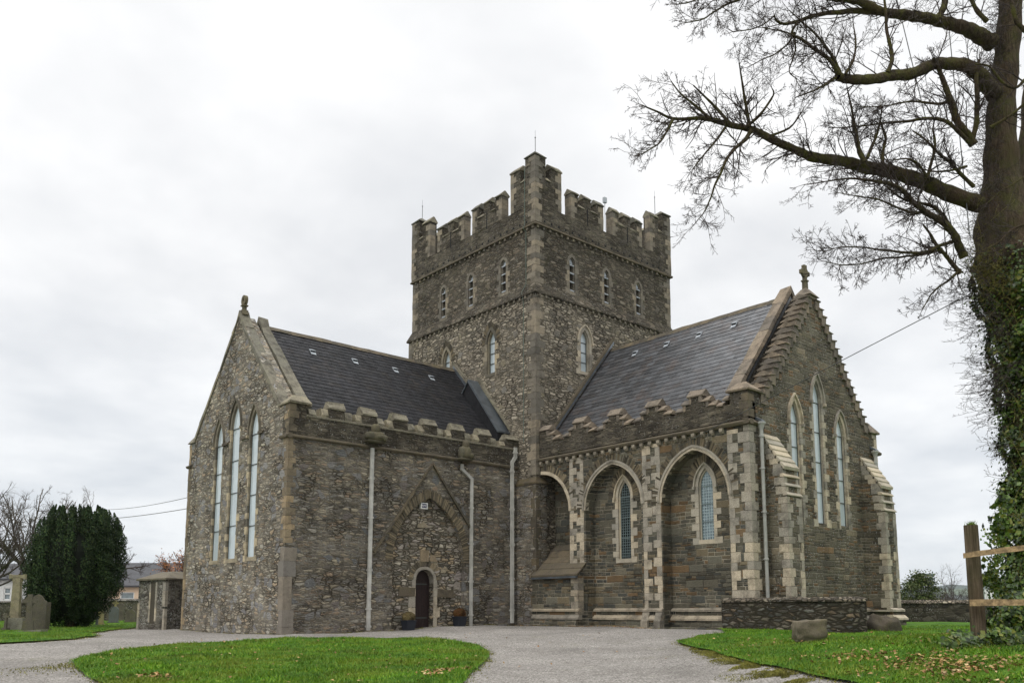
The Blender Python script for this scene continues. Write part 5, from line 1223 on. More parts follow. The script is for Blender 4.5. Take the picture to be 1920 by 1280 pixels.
# ------------------------------------------------------------- headstones and crosses
def place(px, D): q = CW((px-960)/1626*D, D); return (q[0], q[1], ground(*q))
GM = dressed('lichened_headstone', (.115,.108,.088), .15, .35, .9, .65); GL = dressed('pale_headstone', (.23,.225,.20), .1, .25, .9, .5); GD = dressed('slate_headstone', (.11,.125,.13), .1, .15, .5, .3); GY = dressed('yellow_lichen_headstone', (.24,.22,.12), .1, .7, .5, .3, mosscol=(.25,.20,.03)); GX = dressed('high_cross_stone', (.27,.25,.175), .1, .35, .9, .5)
YAW = atan2(Rv.y, Rv.x)
def headstone(px, D, w_, h, mat, label, top='round', th=.12, yaw=0.2, tilt=0):
    o = place(px, D); e = empty('headstone', o, label, 'headstone', 'headstones in the churchyard')
    fr0 = LOC(o, YAW+yaw); fr = lambda t, z, n: fr0(t+z*tilt, z, n)
    if top == 'round': pts = [(-w_/2, -.2), (w_/2, -.2), (w_/2, h-w_*.42)]+[(w_/2*cos(a), h-w_*.42+w_*.42*sin(a)) for a in [pi*i/12 for i in range(13)]]+[(-w_/2, h-w_*.42)]
    elif top == 'shoulder': pts = [(-w_/2, -.2), (w_/2, -.2), (w_/2, h*.80), (w_*.36, h*.84), (w_*.22, h*.95), (0, h), (-w_*.22, h*.95), (-w_*.36, h*.84), (-w_/2, h*.80)]
    else: pts = [(-w_/2, -.2), (w_/2, -.2), (w_/2, h), (-w_/2, h)]
    mb = MB(); mb.prism(fr, pts, -th/2, th/2); obj('slab', mb, mat, e)
    mb = MB(); mb.prism(fr, [(-w_/2-.06, -.2), (w_/2+.06, -.2), (w_/2+.06, .10), (-w_/2-.06, .10)], -th, th); obj('footing', mb, mat, e); return e
def cross(px, D, h, arm, w_, mat, label, cat='cross', ring=True, base=(.3, .3), yaw=.3, name='stone_cross', taper=.8, capped=False):
    o = place(px, D); e = empty(name, o, label, cat); fr = LOC(o, YAW+yaw)
    mb = MB(); bh, bw_ = base; mb.prism(fr, [(-bw_, -.15), (bw_, -.15), (bw_*.8, bh), (-bw_*.8, bh)], -bw_*.8, bw_*.8); obj('plinth', mb, mat, e)
    mb = MB(); zc = h-arm*1.0 if not capped else h-arm*.55
    mb.prism(fr, [(-w_/2, bh), (w_/2, bh), (w_/2*taper, zc), (-w_/2*taper, zc)], -w_*.35, w_*.35)
    if not capped: mb.prism(fr, [(-w_/2*taper, zc), (w_/2*taper, zc), (w_/2*taper, h), (-w_/2*taper, h)], -w_*.34, w_*.34)
    obj('shaft', mb, mat, e)
    mb = MB()
    if capped:
        zt = h; mb.prism(fr, [(-arm, zt-.20), (-arm*.6, zt-.16), (arm*.6, zt-.16), (arm, zt-.20), (arm, zt), (arm*.6, zt-.03), (-arm*.6, zt-.03), (-arm, zt)], -w_*.30, w_*.30)
        k = 10; a_ = [(arm*.66*cos(pi+pi*i/k), zt-.12+.36*sin(pi+pi*i/k)) for i in range(k+1)]; b_ = [(arm*.46*cos(pi+pi*i/k), zt-.12+.24*sin(pi+pi*i/k)) for i in range(k+1)]; mb.strip(fr, b_, a_, -w_*.2, w_*.2)
        mb.prism(fr, [(-w_*.12, zc-.05), (w_*.12, zc-.05), (w_*.12, zt-.1), (-w_*.12, zt-.1)], -w_*.2, w_*.2); mb.prism(fr, [(-w_*.42, zc-.12), (w_*.42, zc-.12), (w_*.36, zc+.04), (-w_*.36, zc+.04)], -w_*.3, w_*.3)
    else:
        mb.prism(fr, [(-arm, zc-w_*.36), (arm, zc-w_*.36), (arm, zc+w_*.36), (-arm, zc+w_*.36)], -w_*.32, w_*.32)
        if ring: k = 20; mb.strip(fr, [(arm*.52*cos(2*pi*i/k), zc+arm*.52*sin(2*pi*i/k)) for i in range(k+1)], [(arm*.72*cos(2*pi*i/k), zc+arm*.72*sin(2*pi*i/k)) for i in range(k+1)], -w_*.2, w_*.2)
    obj('cross_head', mb, mat, e); return e
DG = 33.
cross(29, 34, 2.22, .29, .33, GX, 'tall weathered high cross shaft with damaged pierced head on a pale block', 'high cross', capped=True, base=(.55, .32), yaw=.15, name='high_cross', taper=.78)
mb_ = empty('pedestal_block', place(31, 33.4), 'pale grey stone block at the foot of the tall high cross', 'stone block'); q = place(31, 33.4); mb = MB(); fr = LOC(q, YAW+.15); mb.prism(fr, [(-.32, -.1), (.32, -.1), (.31, .52), (-.31, .52)], -.2, .2); obj('block', mb, GL, mb_)
cross(13, 33.0, .70, .14, .10, GM, 'small plain stone cross left of the high cross', ring=False, base=(.14, .13), yaw=-.2)
cross(55, 31.5, 1.36, .25, .20, GM, 'grey ringed Celtic cross leaning before the round-topped headstone', base=(.42, .20), yaw=.35)
headstone(70, 32.5, .62, 1.38, GM, 'tall dark headstone with pointed round top and yellow lichen beside the Celtic cross', 'shoulder', yaw=.25)
headstone(86, 33.2, .30, 1.12, GM, 'narrow grey headstone edge behind the tall dark headstone', 'flat', yaw=.9)
e = empty('ledger_stone', place(58, 30.5), 'low flat grave slab lying in the grass before the Celtic cross', 'grave slab'); q = place(58, 30.5); fr = LOC((q[0], q[1], q[2]), YAW+.1); mb = MB(); mb.prism(fr, [(-.55, -.05), (.5, -.05), (.5, .12), (-.55, .05)], -.28, .28); obj('slab', mb, GL, e)
headstone(214, 50, .52, .98, GD, 'blue-grey round-topped headstone standing in front of the old wall', 'round', yaw=.1)
headstone(190, 46, .28, .84, GY, 'pale headstone with yellow lichen close to the yew', 'shoulder', yaw=.1)
headstone(245, 52, .55, .80, GM, 'dark brown round-topped headstone beside the stone vault', 'round', yaw=.1)
headstone(226, 55, .45, 1.12, GM, 'dim brown headstone behind the blue-grey one', 'round', yaw=.0)
headstone(206, 56, .36, 1.14, GM, 'greyish headstone left of the small lichened cross', 'round', yaw=.3)
headstone(255, 53, .40, 1.10, GM, 'mossy upright headstone half hidden by the vault', 'round', yaw=.2)
cross(216, 53, 1.32, .18, .14, GY, 'small lichened cross rising behind the blue-grey headstone', base=(.3, .2))
headstone(163, 45, .16, .58, plain('black_granite', (.015, .015, .018), .2, .2, 4), 'low black polished headstone beneath the yew', 'flat', yaw=.1, tilt=-.25)
headstone(183, 45, .10, .52, plain('dark_slab', (.03, .035, .03), .5, .2, 4), 'thin dark upright slab beneath the yew', 'flat', yaw=.1)

# ------------------------------------------------------------- yew
def yew(px, D, w_, h, name, label, seed):
    rng = np.random.default_rng(seed); c = place(px, D); e = empty(name, c, label, 'tree')
    plumes = []; n = 88
    for i in range(n):
        a = rng.uniform(0, 2*pi); rr = sqrt(rng.uniform(0.02, 1)); r = rr*w_/2*.84; s_ = cos(a)*rr
        top = h*(1.0-.05*rr**4-.06*rng.uniform(0, 1)**1.5)-(.16*h if s_ < -.62 else .05*h if s_ < -.4 else 0)-(.05*h if s_ > .8 else 0)
        bot = h*(-.02+.30*rr**2.6+.02*rng.uniform()); plumes.append((r*cos(a), r*sin(a)*.9, bot, top, rng.uniform(.22, .36)))
    P3 = []; N3 = []
    for (x, y, b_, t_, rad) in plumes:
        m_ = int(3000*(t_-b_)/h*(rad/.27)); u = rng.uniform(0, 1, m_)**.9; a = rng.uniform(0, 2*pi, m_)
        pr = np.minimum(1, ((1-u)*3.2+.02))**.8*np.clip(u*6+.35, 0, 1)**.5
        bul = 1+.26*np.sin(u*(t_-b_)*8.5+x*19+a*1.0)+.14*np.sin(u*(t_-b_)*19+a*3+y*9)
        rr = rad*pr*bul*rng.uniform(.80, 1.05, m_); ox = rad*.5*np.sin(u*3+x*5)
        belly = (.84+.19*np.sin(np.clip(pi*u*.92+.1, 0, pi))**.7)
        P3.append(np.stack([(x)*belly+ox+rr*np.cos(a), y*belly+rr*np.sin(a), b_+(t_-b_)*u], 1)); N3.append(np.stack([np.cos(a), np.sin(a), .75+0*a], 1))
    P3 = np.concatenate(P3); N3 = np.concatenate(N3)
    rad_ = np.hypot(P3[:, 0], P3[:, 1]); keep = rad_ > w_*.22*0; P3 = P3[keep]; N3 = N3[keep]
    Rr, Ff = np.array([Rv.x, Rv.y]), np.array([Fv.x, Fv.y]); W3 = np.empty_like(P3); W3[:, :2] = np.array(c[:2])+P3[:, :1]*Rr+P3[:, 1:2]*Ff; W3[:, 2] = c[2]+P3[:, 2]
    Nn = np.empty_like(N3); Nn[:, :2] = N3[:, :1]*Rr+N3[:, 1:2]*Ff; Nn[:, 2] = N3[:, 2]
    leaves_on(W3, .062, M['yew'], 'foliage', None, None, e, None, .5, Nn)
    mb = MB(); mb.lathe(c, [(w_*.12, .1*h), (w_*.30, .3*h), (w_*.34, .6*h), (w_*.28, .76*h), (w_*.1, .84*h)], 14); obj('dark_core', mb, plain('crown_shade', (.006, .009, .004), .95), e)  # solid core against see-through, its near-black colour painting the crown's inner shade
    mb = MB(); mb.tube([(c[0], c[1], c[2]-.2), (c[0], c[1], c[2]+h*.3)], [.28, .2], 10); obj('trunk', mb, M['bark'], e)
yew(134, 38.5, 4.75, 5.5, 'yew_tree', 'dense dark green Irish yew with ragged upright top in the churchyard', 5)

# ------------------------------------------------------------- branching helper
class Twigs:
    def __init__(s): s.V = []; s.F = []; s.n = 0
    def tube(s, P, R, sides=4):
        P = np.asarray(P); m_ = len(P); T = np.gradient(P, axis=0); T /= np.linalg.norm(T, axis=1)[:, None]+1e-9
        ref = np.array([0, 0, 1.]) if abs(T[0, 2]) < .9 else np.array([1., 0, 0]); u = np.cross(T, ref); u /= np.linalg.norm(u, axis=1)[:, None]+1e-9; v = np.cross(T, u)
        a = 2*np.pi*np.arange(sides)/sides; R = np.asarray(R)
        ring = P[:, None]+R[:, None, None]*(u[:, None]*np.cos(a)[None, :, None]+v[:, None]*np.sin(a)[None, :, None]); s.V.append(ring.reshape(-1, 3))
        i = np.arange(m_-1)[:, None]*sides; k = np.arange(sides)[None]; k2 = (k+1) % sides
        s.F.append(np.stack([s.n+i+k, s.n+i+k2, s.n+i+sides+k2, s.n+i+sides+k], -1).reshape(-1, 4)); s.n += m_*sides
    def obj(s, name, mat, parent, kind=None): return trimesh(name, np.concatenate(s.V), np.concatenate(s.F), mat, None, parent, None, kind, smooth=True)
def grow(tw, p, d, L, r, lvl, rng, up=.0, bias=None, wig=.22, nchild=(3, 6), ratio=.5, kink=0):
    n = max(3, int(L/.12)+1); n = min(n, 9); P = [p]; dd = d/np.linalg.norm(d); st = L/(n-1)
    for i in range(n-1):
        dd = dd+rng.normal(0, wig, 3)+np.array([0, 0, up]); 
        if bias is not None: dd = dd+bias
        dd /= np.linalg.norm(dd); P.append(P[-1]+dd*st)
    P = np.array(P); R = r*np.linspace(1, .38, n); tw.tube(P, np.maximum(R, .0028), 3 if r < .012 else 5)
    if lvl > 0:
        for _ in range(rng.integers(*nchild)):
            t_ = rng.uniform(.18, .97); i = min(n-2, int(t_*(n-1))); q = P[i]+(P[i+1]-P[i])*((t_*(n-1))-i); T = P[i+1]-P[i]; T /= np.linalg.norm(T)
            s_ = rng.normal(0, 1, 3); s_ -= T*s_.dot(T); s_ /= np.linalg.norm(s_); a = rng.uniform(.5, 1.1); nd = T*cos(a)+s_*sin(a)
            grow(tw, q, nd, L*ratio*rng.uniform(.5, 1.15)*(1.15-t_*.5), r*.5*(1.1-t_*.4), lvl-1, rng, up, bias, wig*1.1, nchild, ratio)

# ------------------------------------------------------------- the big bare tree at the right
DT = 15.5; TB = place(1955, DT)
BT = empty('bare_tree', TB, 'large leafless tree at the right edge with ivy-clad trunk and spreading limbs', 'tree')
rng = np.random.default_rng(11); S = DT/1626
def px3(lst, D0=DT, D1=None):
    n = len(lst); D1 = D0 if D1 is None else D1
    return [at(x, y, D0+(D1-D0)*i/max(1, n-1)) for i, (x, y, *_) in enumerate(lst)], [q[2]*S for q in lst]
def smooth_path(P, R, k=4):
    P = np.array(P); R = np.array(R); n = len(P); out = []; ro = []
    for i in range(n-1):
        p0, p1, p2, p3 = P[max(0, i-1)], P[i], P[i+1], P[min(n-1, i+2)]
        for j in range(k):
            t = j/k; out.append(.5*((2*p1)+(p2-p0)*t+(2*p0-5*p1+4*p2-p3)*t*t+(3*p1-p0-3*p2+p3)*t**3)); ro.append(R[i]+(R[i+1]-R[i])*t)
    out.append(P[-1]); ro.append(R[-1]); return np.array(out), np.array(ro)
trunkA, rA = px3([(1982,1270,86),(1980,1200,76),(1978,1100,70),(1978,1000,68),(1974,900,70),(1967,800,74),(1958,700,74),(1942,620,72),(1914,540,74),(1895,480,66),(1882,420,52),(1879,350,36),(1877,280,31),(1878,200,26),(1886,120,24),(1893,40,23),(1898,-60,21),(1902,-200,20)])
trunkB, rB = px3([(1955,600,60),(1952,500,54),(1948,430,44),(1944,350,34),(1940,280,30),(1944,200,28),(1950,100,27),(1958,0,24),(1966,-200,20)], DT+.3, DT+.9)
tk = Twigs()
for P0, R0 in ((trunkA, rA), (trunkB, rB)):
    P1, R1_ = smooth_path(P0, R0, 5); R1_ = R1_*(1+.06*np.sin(np.arange(len(R1_))*1.3)); tk.tube(P1, R1_, 14)
tr_ = tk.obj('trunk', M['bark'], BT)
LIMBS = [
 ([(1838,384,20),(1777,362,18),(1735,343,17),(1677,324,15),(1623,314,14),(1585,304,12),(1527,295,11),(1500,285,9),(1457,266,8),(1411,243,7),(1373,235,6),(1334,225,5),(1307,222,4),(1261,223,3),(1230,208,2),(1203,197,1.2)], 15.3, 13.2, 1.55),
 ([(1408,245,5),(1398,262,4.5),(1380,277,4),(1362,300,3.2),(1350,327,2.6),(1340,348,2.2),(1334,370,1.8),(1322,395,1.3),(1307,414,.9)], 13.9, 13.3, 1.7),
 ([(1262,224,3),(1252,245,2.4),(1238,266,2),(1222,278,1.5),(1203,289,1)], 13.3, 13.0, 1.8),
 ([(1405,238,5),(1400,205,3.8),(1395,175,3),(1390,145,2.2),(1386,120,1.2)], 13.9, 13.6, 1.3),
 ([(1370,234,4),(1345,205,3.2),(1325,185,2.4),(1300,160,1.4)], 13.7, 13.4, 1.4),
 ([(1330,222,3.4),(1300,195,2.6),(1275,175,1.8),(1258,152,1)], 13.5, 13.2, 1.3),
 ([(1395,240,4),(1425,215,3),(1450,180,2),(1447,165,1)], 13.9, 13.6, 1.2),
 ([(1440,255,3),(1480,240,2.2),(1500,215,1.4),(1507,202,.8)], 14.1, 13.9, .8),
 ([(1360,238,3),(1345,262,2.4),(1320,290,1.8),(1300,318,1)], 13.7, 13.3, 1.5),
 ([(1866,178,20),(1850,158,18),(1835,139,17),(1812,123,15),(1780,120,14),(1750,121,13),(1708,139,13),(1672,142,12),(1642,148,11),(1610,150,11),(1585,148,10),(1570,143,9)], 15.4, 14.0, .8),
 ([(1572,140,6),(1560,118,4.5),(1545,103,4),(1527,92,3.5),(1508,78,2.8),(1492,69,2.2),(1470,60,1.6),(1430,52,1)], 14.0, 13.4, 1.2),
 ([(1575,138,5),(1562,108,3.6),(1545,84,3),(1527,62,2.5),(1504,42,1.6),(1480,20,1)], 14.0, 13.6, 1.1),
 ([(1566,146,4),(1545,160,3),(1520,172,2),(1490,182,1)], 14.0, 13.4, 1.0),
 ([(1862,82,20),(1835,66,18),(1812,54,16),(1785,46,14),(1758,39,13),(1730,33,12),(1700,29,12),(1670,26,10),(1650,22,9),(1604,21,6.5),(1577,23,5.5),(1550,25,5),(1522,31,4.4),(1500,39,3.8),(1480,44,3.4),(1465,44,3),(1455,38,2.4),(1452,29,1.5)], 15.4, 13.6, .7),
 ([(1502,38,3.6),(1488,52,3),(1486,66,2.8),(1500,72,2.5),(1520,84,2)], 13.8, 13.7, 1.2),
 ([(1490,62,3),(1478,82,2.2),(1462,95,1.8),(1448,104,1.5),(1430,112,1.2),(1405,125,.8)], 13.8, 13.3, 1.1),
 ([(1490,66,2.6),(1492,92,2),(1486,112,1.6),(1480,135,1.3),(1496,150,1)], 13.8, 13.6, 1.0),
 ([(1452,30,2),(1430,46,1.5),(1405,56,1.2),(1372,60,.8)], 13.6, 13.2, 1.0),
 ([(1650,22,10),(1632,12,10),(1612,3,9),(1580,-2,8),(1540,-6,6),(1480,-20,5)], 14.5, 14.0, .8),
 ([(1500,-60,6),(1440,-24,4),(1400,-6,3),(1365,8,2.4),(1340,22,2),(1318,36,1.5),(1285,43,.9)], 13.5, 12.8, 1.2),
 ([(1400,-6,3),(1360,-14,2.4),(1320,-6,1.8),(1290,5,1.4),(1268,9,.9)], 13.2, 12.8, 1.1),
 ([(1826,272,10),(1812,250,9),(1797,231,8.5),(1788,208,8),(1781,185,7),(1772,160,6),(1762,135,5),(1755,120,4),(1750,108,3)], 15.2, 14.6, 1.0),
 ([(1822,268,7),(1830,230,6.4),(1832,185,6),(1830,150,5),(1836,112,3.5)], 15.2, 15.0, .9),
 ([(1818,268,5.5),(1796,246,5),(1773,227,4.4),(1739,222,3.6),(1700,228,3),(1662,231,2.4),(1625,236,1.8),(1585,239,1.2),(1555,240,.8)], 15.1, 14.2, 1.5),
 ([(1778,190,4),(1760,196,3),(1720,190,2.4),(1690,193,1.9),(1655,200,1.4),(1610,200,.9)], 15.0, 14.2, 1.4),
 ([(1808,482,10),(1797,460,9),(1789,439,8.5),(1765,414,7.5),(1735,397,6.5),(1712,378,5.8),(1693,358,5.2),(1668,344,4.2),(1645,341,3.4),(1604,335,2.4),(1560,338,1.6),(1508,347,.9)], 15.1, 14.0, 1.5),
 ([(1786,436,6),(1775,415,5),(1766,401,4.4),(1745,386,3.8),(1720,380,3),(1690,372,2.4),(1662,350,1.6)], 15.1, 14.6, 1.3),
 ([(1735,397,4),(1712,398,3),(1685,390,2.4),(1650,375,1.9),(1615,370,1.4),(1575,362,.9)], 14.8, 14.0, 1.5),
 ([(1788,452,4.5),(1760,462,4),(1740,470,3.6),(1720,473,3.3),(1682,472,2.6),(1642,468,2),(1612,464,1.6),(1585,462,1.2),(1550,470,.9),(1524,468,.6)], 15.0, 13.9, 1.5),
 ([(1800,512,6),(1782,490,5),(1770,475,4.6),(1757,461,4),(1745,440,3),(1730,420,2)], 15.1, 14.8, 1.2),
 ([(1765,466,3.5),(1742,474,3),(1700,480,2.5),(1660,485,2),(1620,493,1.6),(1585,497,1.1),(1545,489,.7)], 15.0, 14.0, 1.5),
 ([(1800,505,4),(1785,520,3),(1765,534,2.3),(1748,552,1.7),(1735,570,1.2),(1727,584,.7)], 15.1, 14.7, 1.2),
 ([(1826,350,5),(1800,325,4.4),(1781,304,4),(1765,292,3.4),(1752,280,3),(1735,262,2.4),(1712,246,1.8)], 15.1, 14.6, 1.4),
 ([(1812,312,3.4),(1790,318,2.8),(1760,322,2),(1730,318,1.4)], 15.1, 14.6, 1.3),
 ([(1621,303,6.5),(1612,285,5.5),(1607,262,4.6),(1602,232,3.6),(1596,200,2.4),(1588,164,1.2)], 14.4, 14.3, .9),
 ([(1626,296,4),(1636,272,3.4),(1647,245,2.6),(1652,215,1.8),(1651,190,1)], 14.4, 14.6, .9),
 ([(1654,310,4.4),(1655,288,4),(1661,262,3.4),(1656,244,2.6),(1650,225,1.6)], 14.5, 14.6, .7),
 ([(1738,336,5),(1742,318,4.2),(1751,289,3.4),(1753,262,2.8),(1750,239,1.8),(1758,205,1)], 14.9, 14.9, 1.0),
 ([(1738,334,3.6),(1722,308,2.8),(1700,298,2),(1672,300,1.2)], 14.9, 14.5, 1.2),
 ([(1664,136,5.4),(1672,112,5),(1670,90,4.4),(1663,60,3.8),(1660,20,3.2),(1655,-30,2.6)], 14.4, 14.4, .8),
 ([(1585,141,3.6),(1600,112,2.8),(1605,80,2),(1600,45,1.2)], 14.0, 14.3, .9),
 ([(1756,36,8),(1768,16,8),(1772,-10,7),(1765,-60,6)], 15.0, 15.0, .7),
 ([(1850,40,6),(1832,20,5.5),(1818,-10,5),(1800,-60,4)], 15.3, 15.1, .9),
 ([(1858,240,4),(1885,222,3.4),(1905,208,3),(1925,190,2.6)], 14.8, 14.5, .8),
 ([(1920,150,4),(1905,165,3.4),(1880,155,3),(1855,125,2.4),(1828,120,1.6)], 14.6, 14.4, 1.0),
 ([(1925,60,6),(1906,40,5.4),(1898,10,5),(1890,-30,4)], 14.7, 14.6, .8),
 ([(1925,420,3),(1895,432,2.6),(1870,455,2),(1840,470,1.4)], 14.5, 14.4, 1.0),
 ([(1925,330,2.6),(1900,345,2.2),(1872,362,1.6),(1850,380,1)], 14.6, 14.5, .9)]
lm = Twigs(); tw = Twigs(); allp = []
Rn, Fn = np.array(Rv), np.array(Fv)
for pts, D0_, D1_, dens in LIMBS:
    P0, R0 = px3(pts, D0_, D1_); P1, R1_ = smooth_path(P0, R0, 4)
    P1 = P1+np.stack([MN.noise(Vector(p_)*3.0)*np.array([.6, .6, 1])*.035 for p_ in P1])*(R1_[:, None] < .12)
    R1_ = R1_*.84*(1+.08*np.sin(np.arange(len(R1_))*2.1)); lm.tube(P1, np.maximum(R1_, .004), 9 if R1_[0] > .08 else 6)
    seg = np.linalg.norm(np.diff(P1, axis=0), axis=1); tot = seg.sum(); cum = np.concatenate([[0], np.cumsum(seg)])
    n = int(tot*9.5*dens); s_ = rng.uniform(.02 if tot < 1.5 else .12, 1, n)*tot
    for q in s_:
        i = min(len(seg)-1, int(np.searchsorted(cum, q)-1)); f_ = (q-cum[i])/seg[i]; p = P1[i]+(P1[i+1]-P1[i])*f_; T = (P1[i+1]-P1[i])/seg[i]; rr = R1_[i]; shr = 1-.18*q/tot
        a = rng.uniform(0, 2*pi); nrm_ = np.cross(T, Fn); nrm_ /= np.linalg.norm(nrm_)+1e-9
        sd_ = nrm_*cos(a)+Fn*sin(a)*.7; sd_ = sd_/np.linalg.norm(sd_); th_ = rng.uniform(.45, 1.15)
        d = T*cos(th_)+sd_*sin(th_); L = rng.uniform(.25, .90)*(1.0 if rr > .03 else .8)*shr
        grow(tw, p, d, L, min(.013, max(.006, rr*.4)), 2, rng, up=.02, wig=.16, nchild=(4, 7), ratio=.52)
    grow(tw, P1[-1], P1[-1]-P1[-3], .22, .006, 2, rng, wig=.17)
lm.obj('limbs', M['bark_g'], BT)
# brush of thin shoots standing out of the ivy-clad trunk, plus short epicormic twigs above
def trunk_edge(y):
    ys = [1270,1200,1100,1000,900,800,700,620,540,480,420,350,280,200,120,40,-60]; ysr = ys[::-1]
    cx_ = np.interp(y, ysr, [1982,1980,1978,1978,1974,1967,1958,1942,1914,1895,1882,1879,1877,1878,1886,1893,1898][::-1]); r_ = np.interp(y, ysr, [86,76,70,68,70,74,74,72,76,68,52,36,31,26,24,23,21][::-1]); return cx_, r_
for _ in range(230):
    y = rng.choice([rng.uniform(500, 900), rng.uniform(520, 860), rng.uniform(480, 760)]); cx_, r_ = trunk_edge(y); a = rng.uniform(-.9, .9)
    p = np.array(at(cx_-r_*cos(a)*.98, y, DT-r_*S*sin(a))); d = -Rn*cos(a)-Fn*sin(a)+np.array([0, 0, rng.uniform(-.35, .25)]); L = rng.uniform(.35, .95)*(.75 if y > 800 else 1)
    grow(tw, p, d, L, rng.uniform(.004, .007), 2, rng, up=.012, wig=.13, nchild=(2, 5), ratio=.42)
for _ in range(520):
    y = rng.uniform(-20, 520); cx_, r_ = trunk_edge(y); a = rng.uniform(-1.3, 1.6); p = np.array(at(cx_-r_*cos(a)*.96, y, DT-r_*S*abs(sin(a))))
    d = -Rn*cos(a)-Fn*abs(sin(a))*.6+rng.normal(0, .4, 3); grow(tw, p, d, rng.uniform(.15, .5), .005, 1, rng, wig=.25)
for _ in range(14):
    y = rng.uniform(905, 1010); cx_, r_ = trunk_edge(y); p = np.array(at(cx_-r_, y, DT)); grow(tw, p, -Rn+rng.normal(0, .25, 3), rng.uniform(.3, .5), .005, 1, rng, wig=.15)
tw.obj('twigs', M['twig'], BT, 'stuff')
# ivy leaves over the trunk
IV = []; IN_ = []
for _ in range(30000):
    y = rng.uniform(470, 1265) if rng.random() < .8 else rng.uniform(900, 1265); cx_, r_ = trunk_edge(y)
    if y < 600 and rng.random() > ((y-470)/130)**.8: continue
    a = rng.uniform(-.9, 2.1); rr = (r_+rng.exponential(5)+2+5*sin(y*.07)+(10 if y > 960 else 0)*rng.random()+max(0, (y-1090))*.28*rng.random())*S
    c_ = np.array(at(cx_, y, DT)); dr = -Rn*cos(a)-Fn*sin(a); IV.append(c_+dr*rr); IN_.append(dr+np.array([0, 0, .6]))
# straggling ivy growing over the fence foot
for _ in range(6500):
    px_ = rng.uniform(1850, 1925); yy = 1218-rng.beta(1.2, 2.6)*min(135, max(10, (px_-1838)*2.0)); D_ = rng.uniform(13.9, 15.2) if yy < 1190 else rng.uniform(13.4, 15)
    q = np.array(at(px_, yy+rng.normal(0, 6), D_)); IV.append(q); IN_.append(-Fn+np.array([0, 0, .6]))
for _ in range(1100):
    px_ = rng.normal(1815, 22); q = np.array(at(px_, 1222-abs(rng.normal(0, 9)), rng.uniform(13.4, 14.2))); q[2] = ground(q[0], q[1])+abs(rng.normal(0, .09)); IV.append(q); IN_.append(-Fn+np.array([0, 0, .8]))
for (px_, y0_, n_) in ((1872, 985, 130), (1880, 940, 80), (1862, 1010, 90), (1858, 1075, 160), (1866, 1095, 160), (1852, 1092, 60), (1870, 1050, 130)):
    for _ in range(n_): IV.append(np.array(at(px_+rng.normal(0, 9), y0_+rng.normal(0, 12), 14.6))); IN_.append(-Fn+rng.normal(0, .3, 3))
IVa, INa = np.array(IV), np.array(IN_); cl_ = np.array([_mn.noise(Vector(p_)*2.2) for p_ in IVa]); big_ = cl_ > .0
leaves_on(IVa[big_]+INa[big_]*(.10*cl_[big_])[:, None], .095, M['ivy'], 'ivy', None, None, BT, 'stuff', .4, INa[big_]); leaves_on(IVa[~big_], .06, M['ivy'], 'ivy', None, None, BT, 'stuff', .5, INa[~big_])
st = Twigs()
for _ in range(70):
    y = rng.uniform(420, 1200); cx_, r_ = trunk_edge(y); a = rng.uniform(-1.2, 1.2); p = np.array(at(cx_-r_*cos(a)*1.06, y, DT-r_*S*1.08*sin(a))); grow(st, p, np.array([0, 0, 1.])+rng.normal(0, .5, 3), rng.uniform(.3, .9), .006, 1, rng, wig=.2)
for _ in range(140):
    y = rng.normal(510, 28); cx_, r_ = trunk_edge(y); a = rng.uniform(-1.2, 1.3); p = np.array(at(cx_-r_*cos(a)*1.02, y, DT-r_*S*1.02*abs(sin(a)))); grow(st, p, -Fn*.5+rng.normal(0, .6, 3), rng.uniform(.15, .45), .005, 1, rng, wig=.3)
st.obj('ivy_stems', plain('yellow_green_stems', (.16, .14, .03), .8, .3, 8), BT, 'stuff')

# ------------------------------------------------------------- fence post and rails
M['wood_old'] = barkmat('weathered_post_wood', (.115, .088, .058), (.075, .070, .032), .45, .05); M['wood_new'] = plain('rough_sawn_rail', (.33, .225, .115), .8, .6, 11, bmp=.02)
fp = empty('wooden_fence', place(1836, 14), 'weathered round timber post with two rough sawn rails beside the ivy tree', 'fence')
pb = np.array(at(1838, 1225, 14)); pt = np.array(at(1820, 985, 14)); tkk = Twigs(); tkk.tube([pb-[0, 0, .3], pb, pb*.5+pt*.5, pt], [.118, .118, .112, .106], 16); po = tkk.obj('post', M['wood_old'], fp)
mb = MB(); mb.lathe(Vector(pt)-Vector((0, 0, .004)), [(.106, -.02), (.104, .012), (.01, .016)], 16); obj('post_top', mb, M['wood_old'], po)
gpts = np.array([Vector(pt)+Vector((random.gauss(0, .035), random.gauss(0, .035), .01)) for _ in range(160)]); b_ = blades('grass_tuft', gpts, .07, .004, M['grass'], None); adopt(b_, po)
def rail(p0, p1, hh, label):
    mb = MB(); a = Vector(p0); b_ = Vector(p1); d = (b_-a); n = 10; side = d.cross(Vector((0, 0, 1))).normalized()*.022; V = []
    for i in range(n+1):
        c = a+d*i/n; u = Vector((0, 0, hh*(1+.12*MN.noise(c*4)))); w_ = Vector((0, 0, .01*MN.noise(c*7)))
        V += [c-u+side+w_, c-u-side+w_, c+u-side+w_, c+u+side+w_]
    F = [(0, 1, 2, 3), tuple(4*n+k for k in (3, 2, 1, 0))]
    for i in range(n):
        for k in range(4): F.append((4*i+k, 4*i+4+k, 4*i+4+(k+1) % 4, 4*i+(k+1) % 4))
    mb.add(V, F); return obj('rail', mb, M['wood_new'], fp)
rail(at(1806, 1041, 13.82), at(2080, 1006, 13.0), .043, ''); rail(at(1818, 1129, 13.82), at(2080, 1127, 13.0), .050, '')

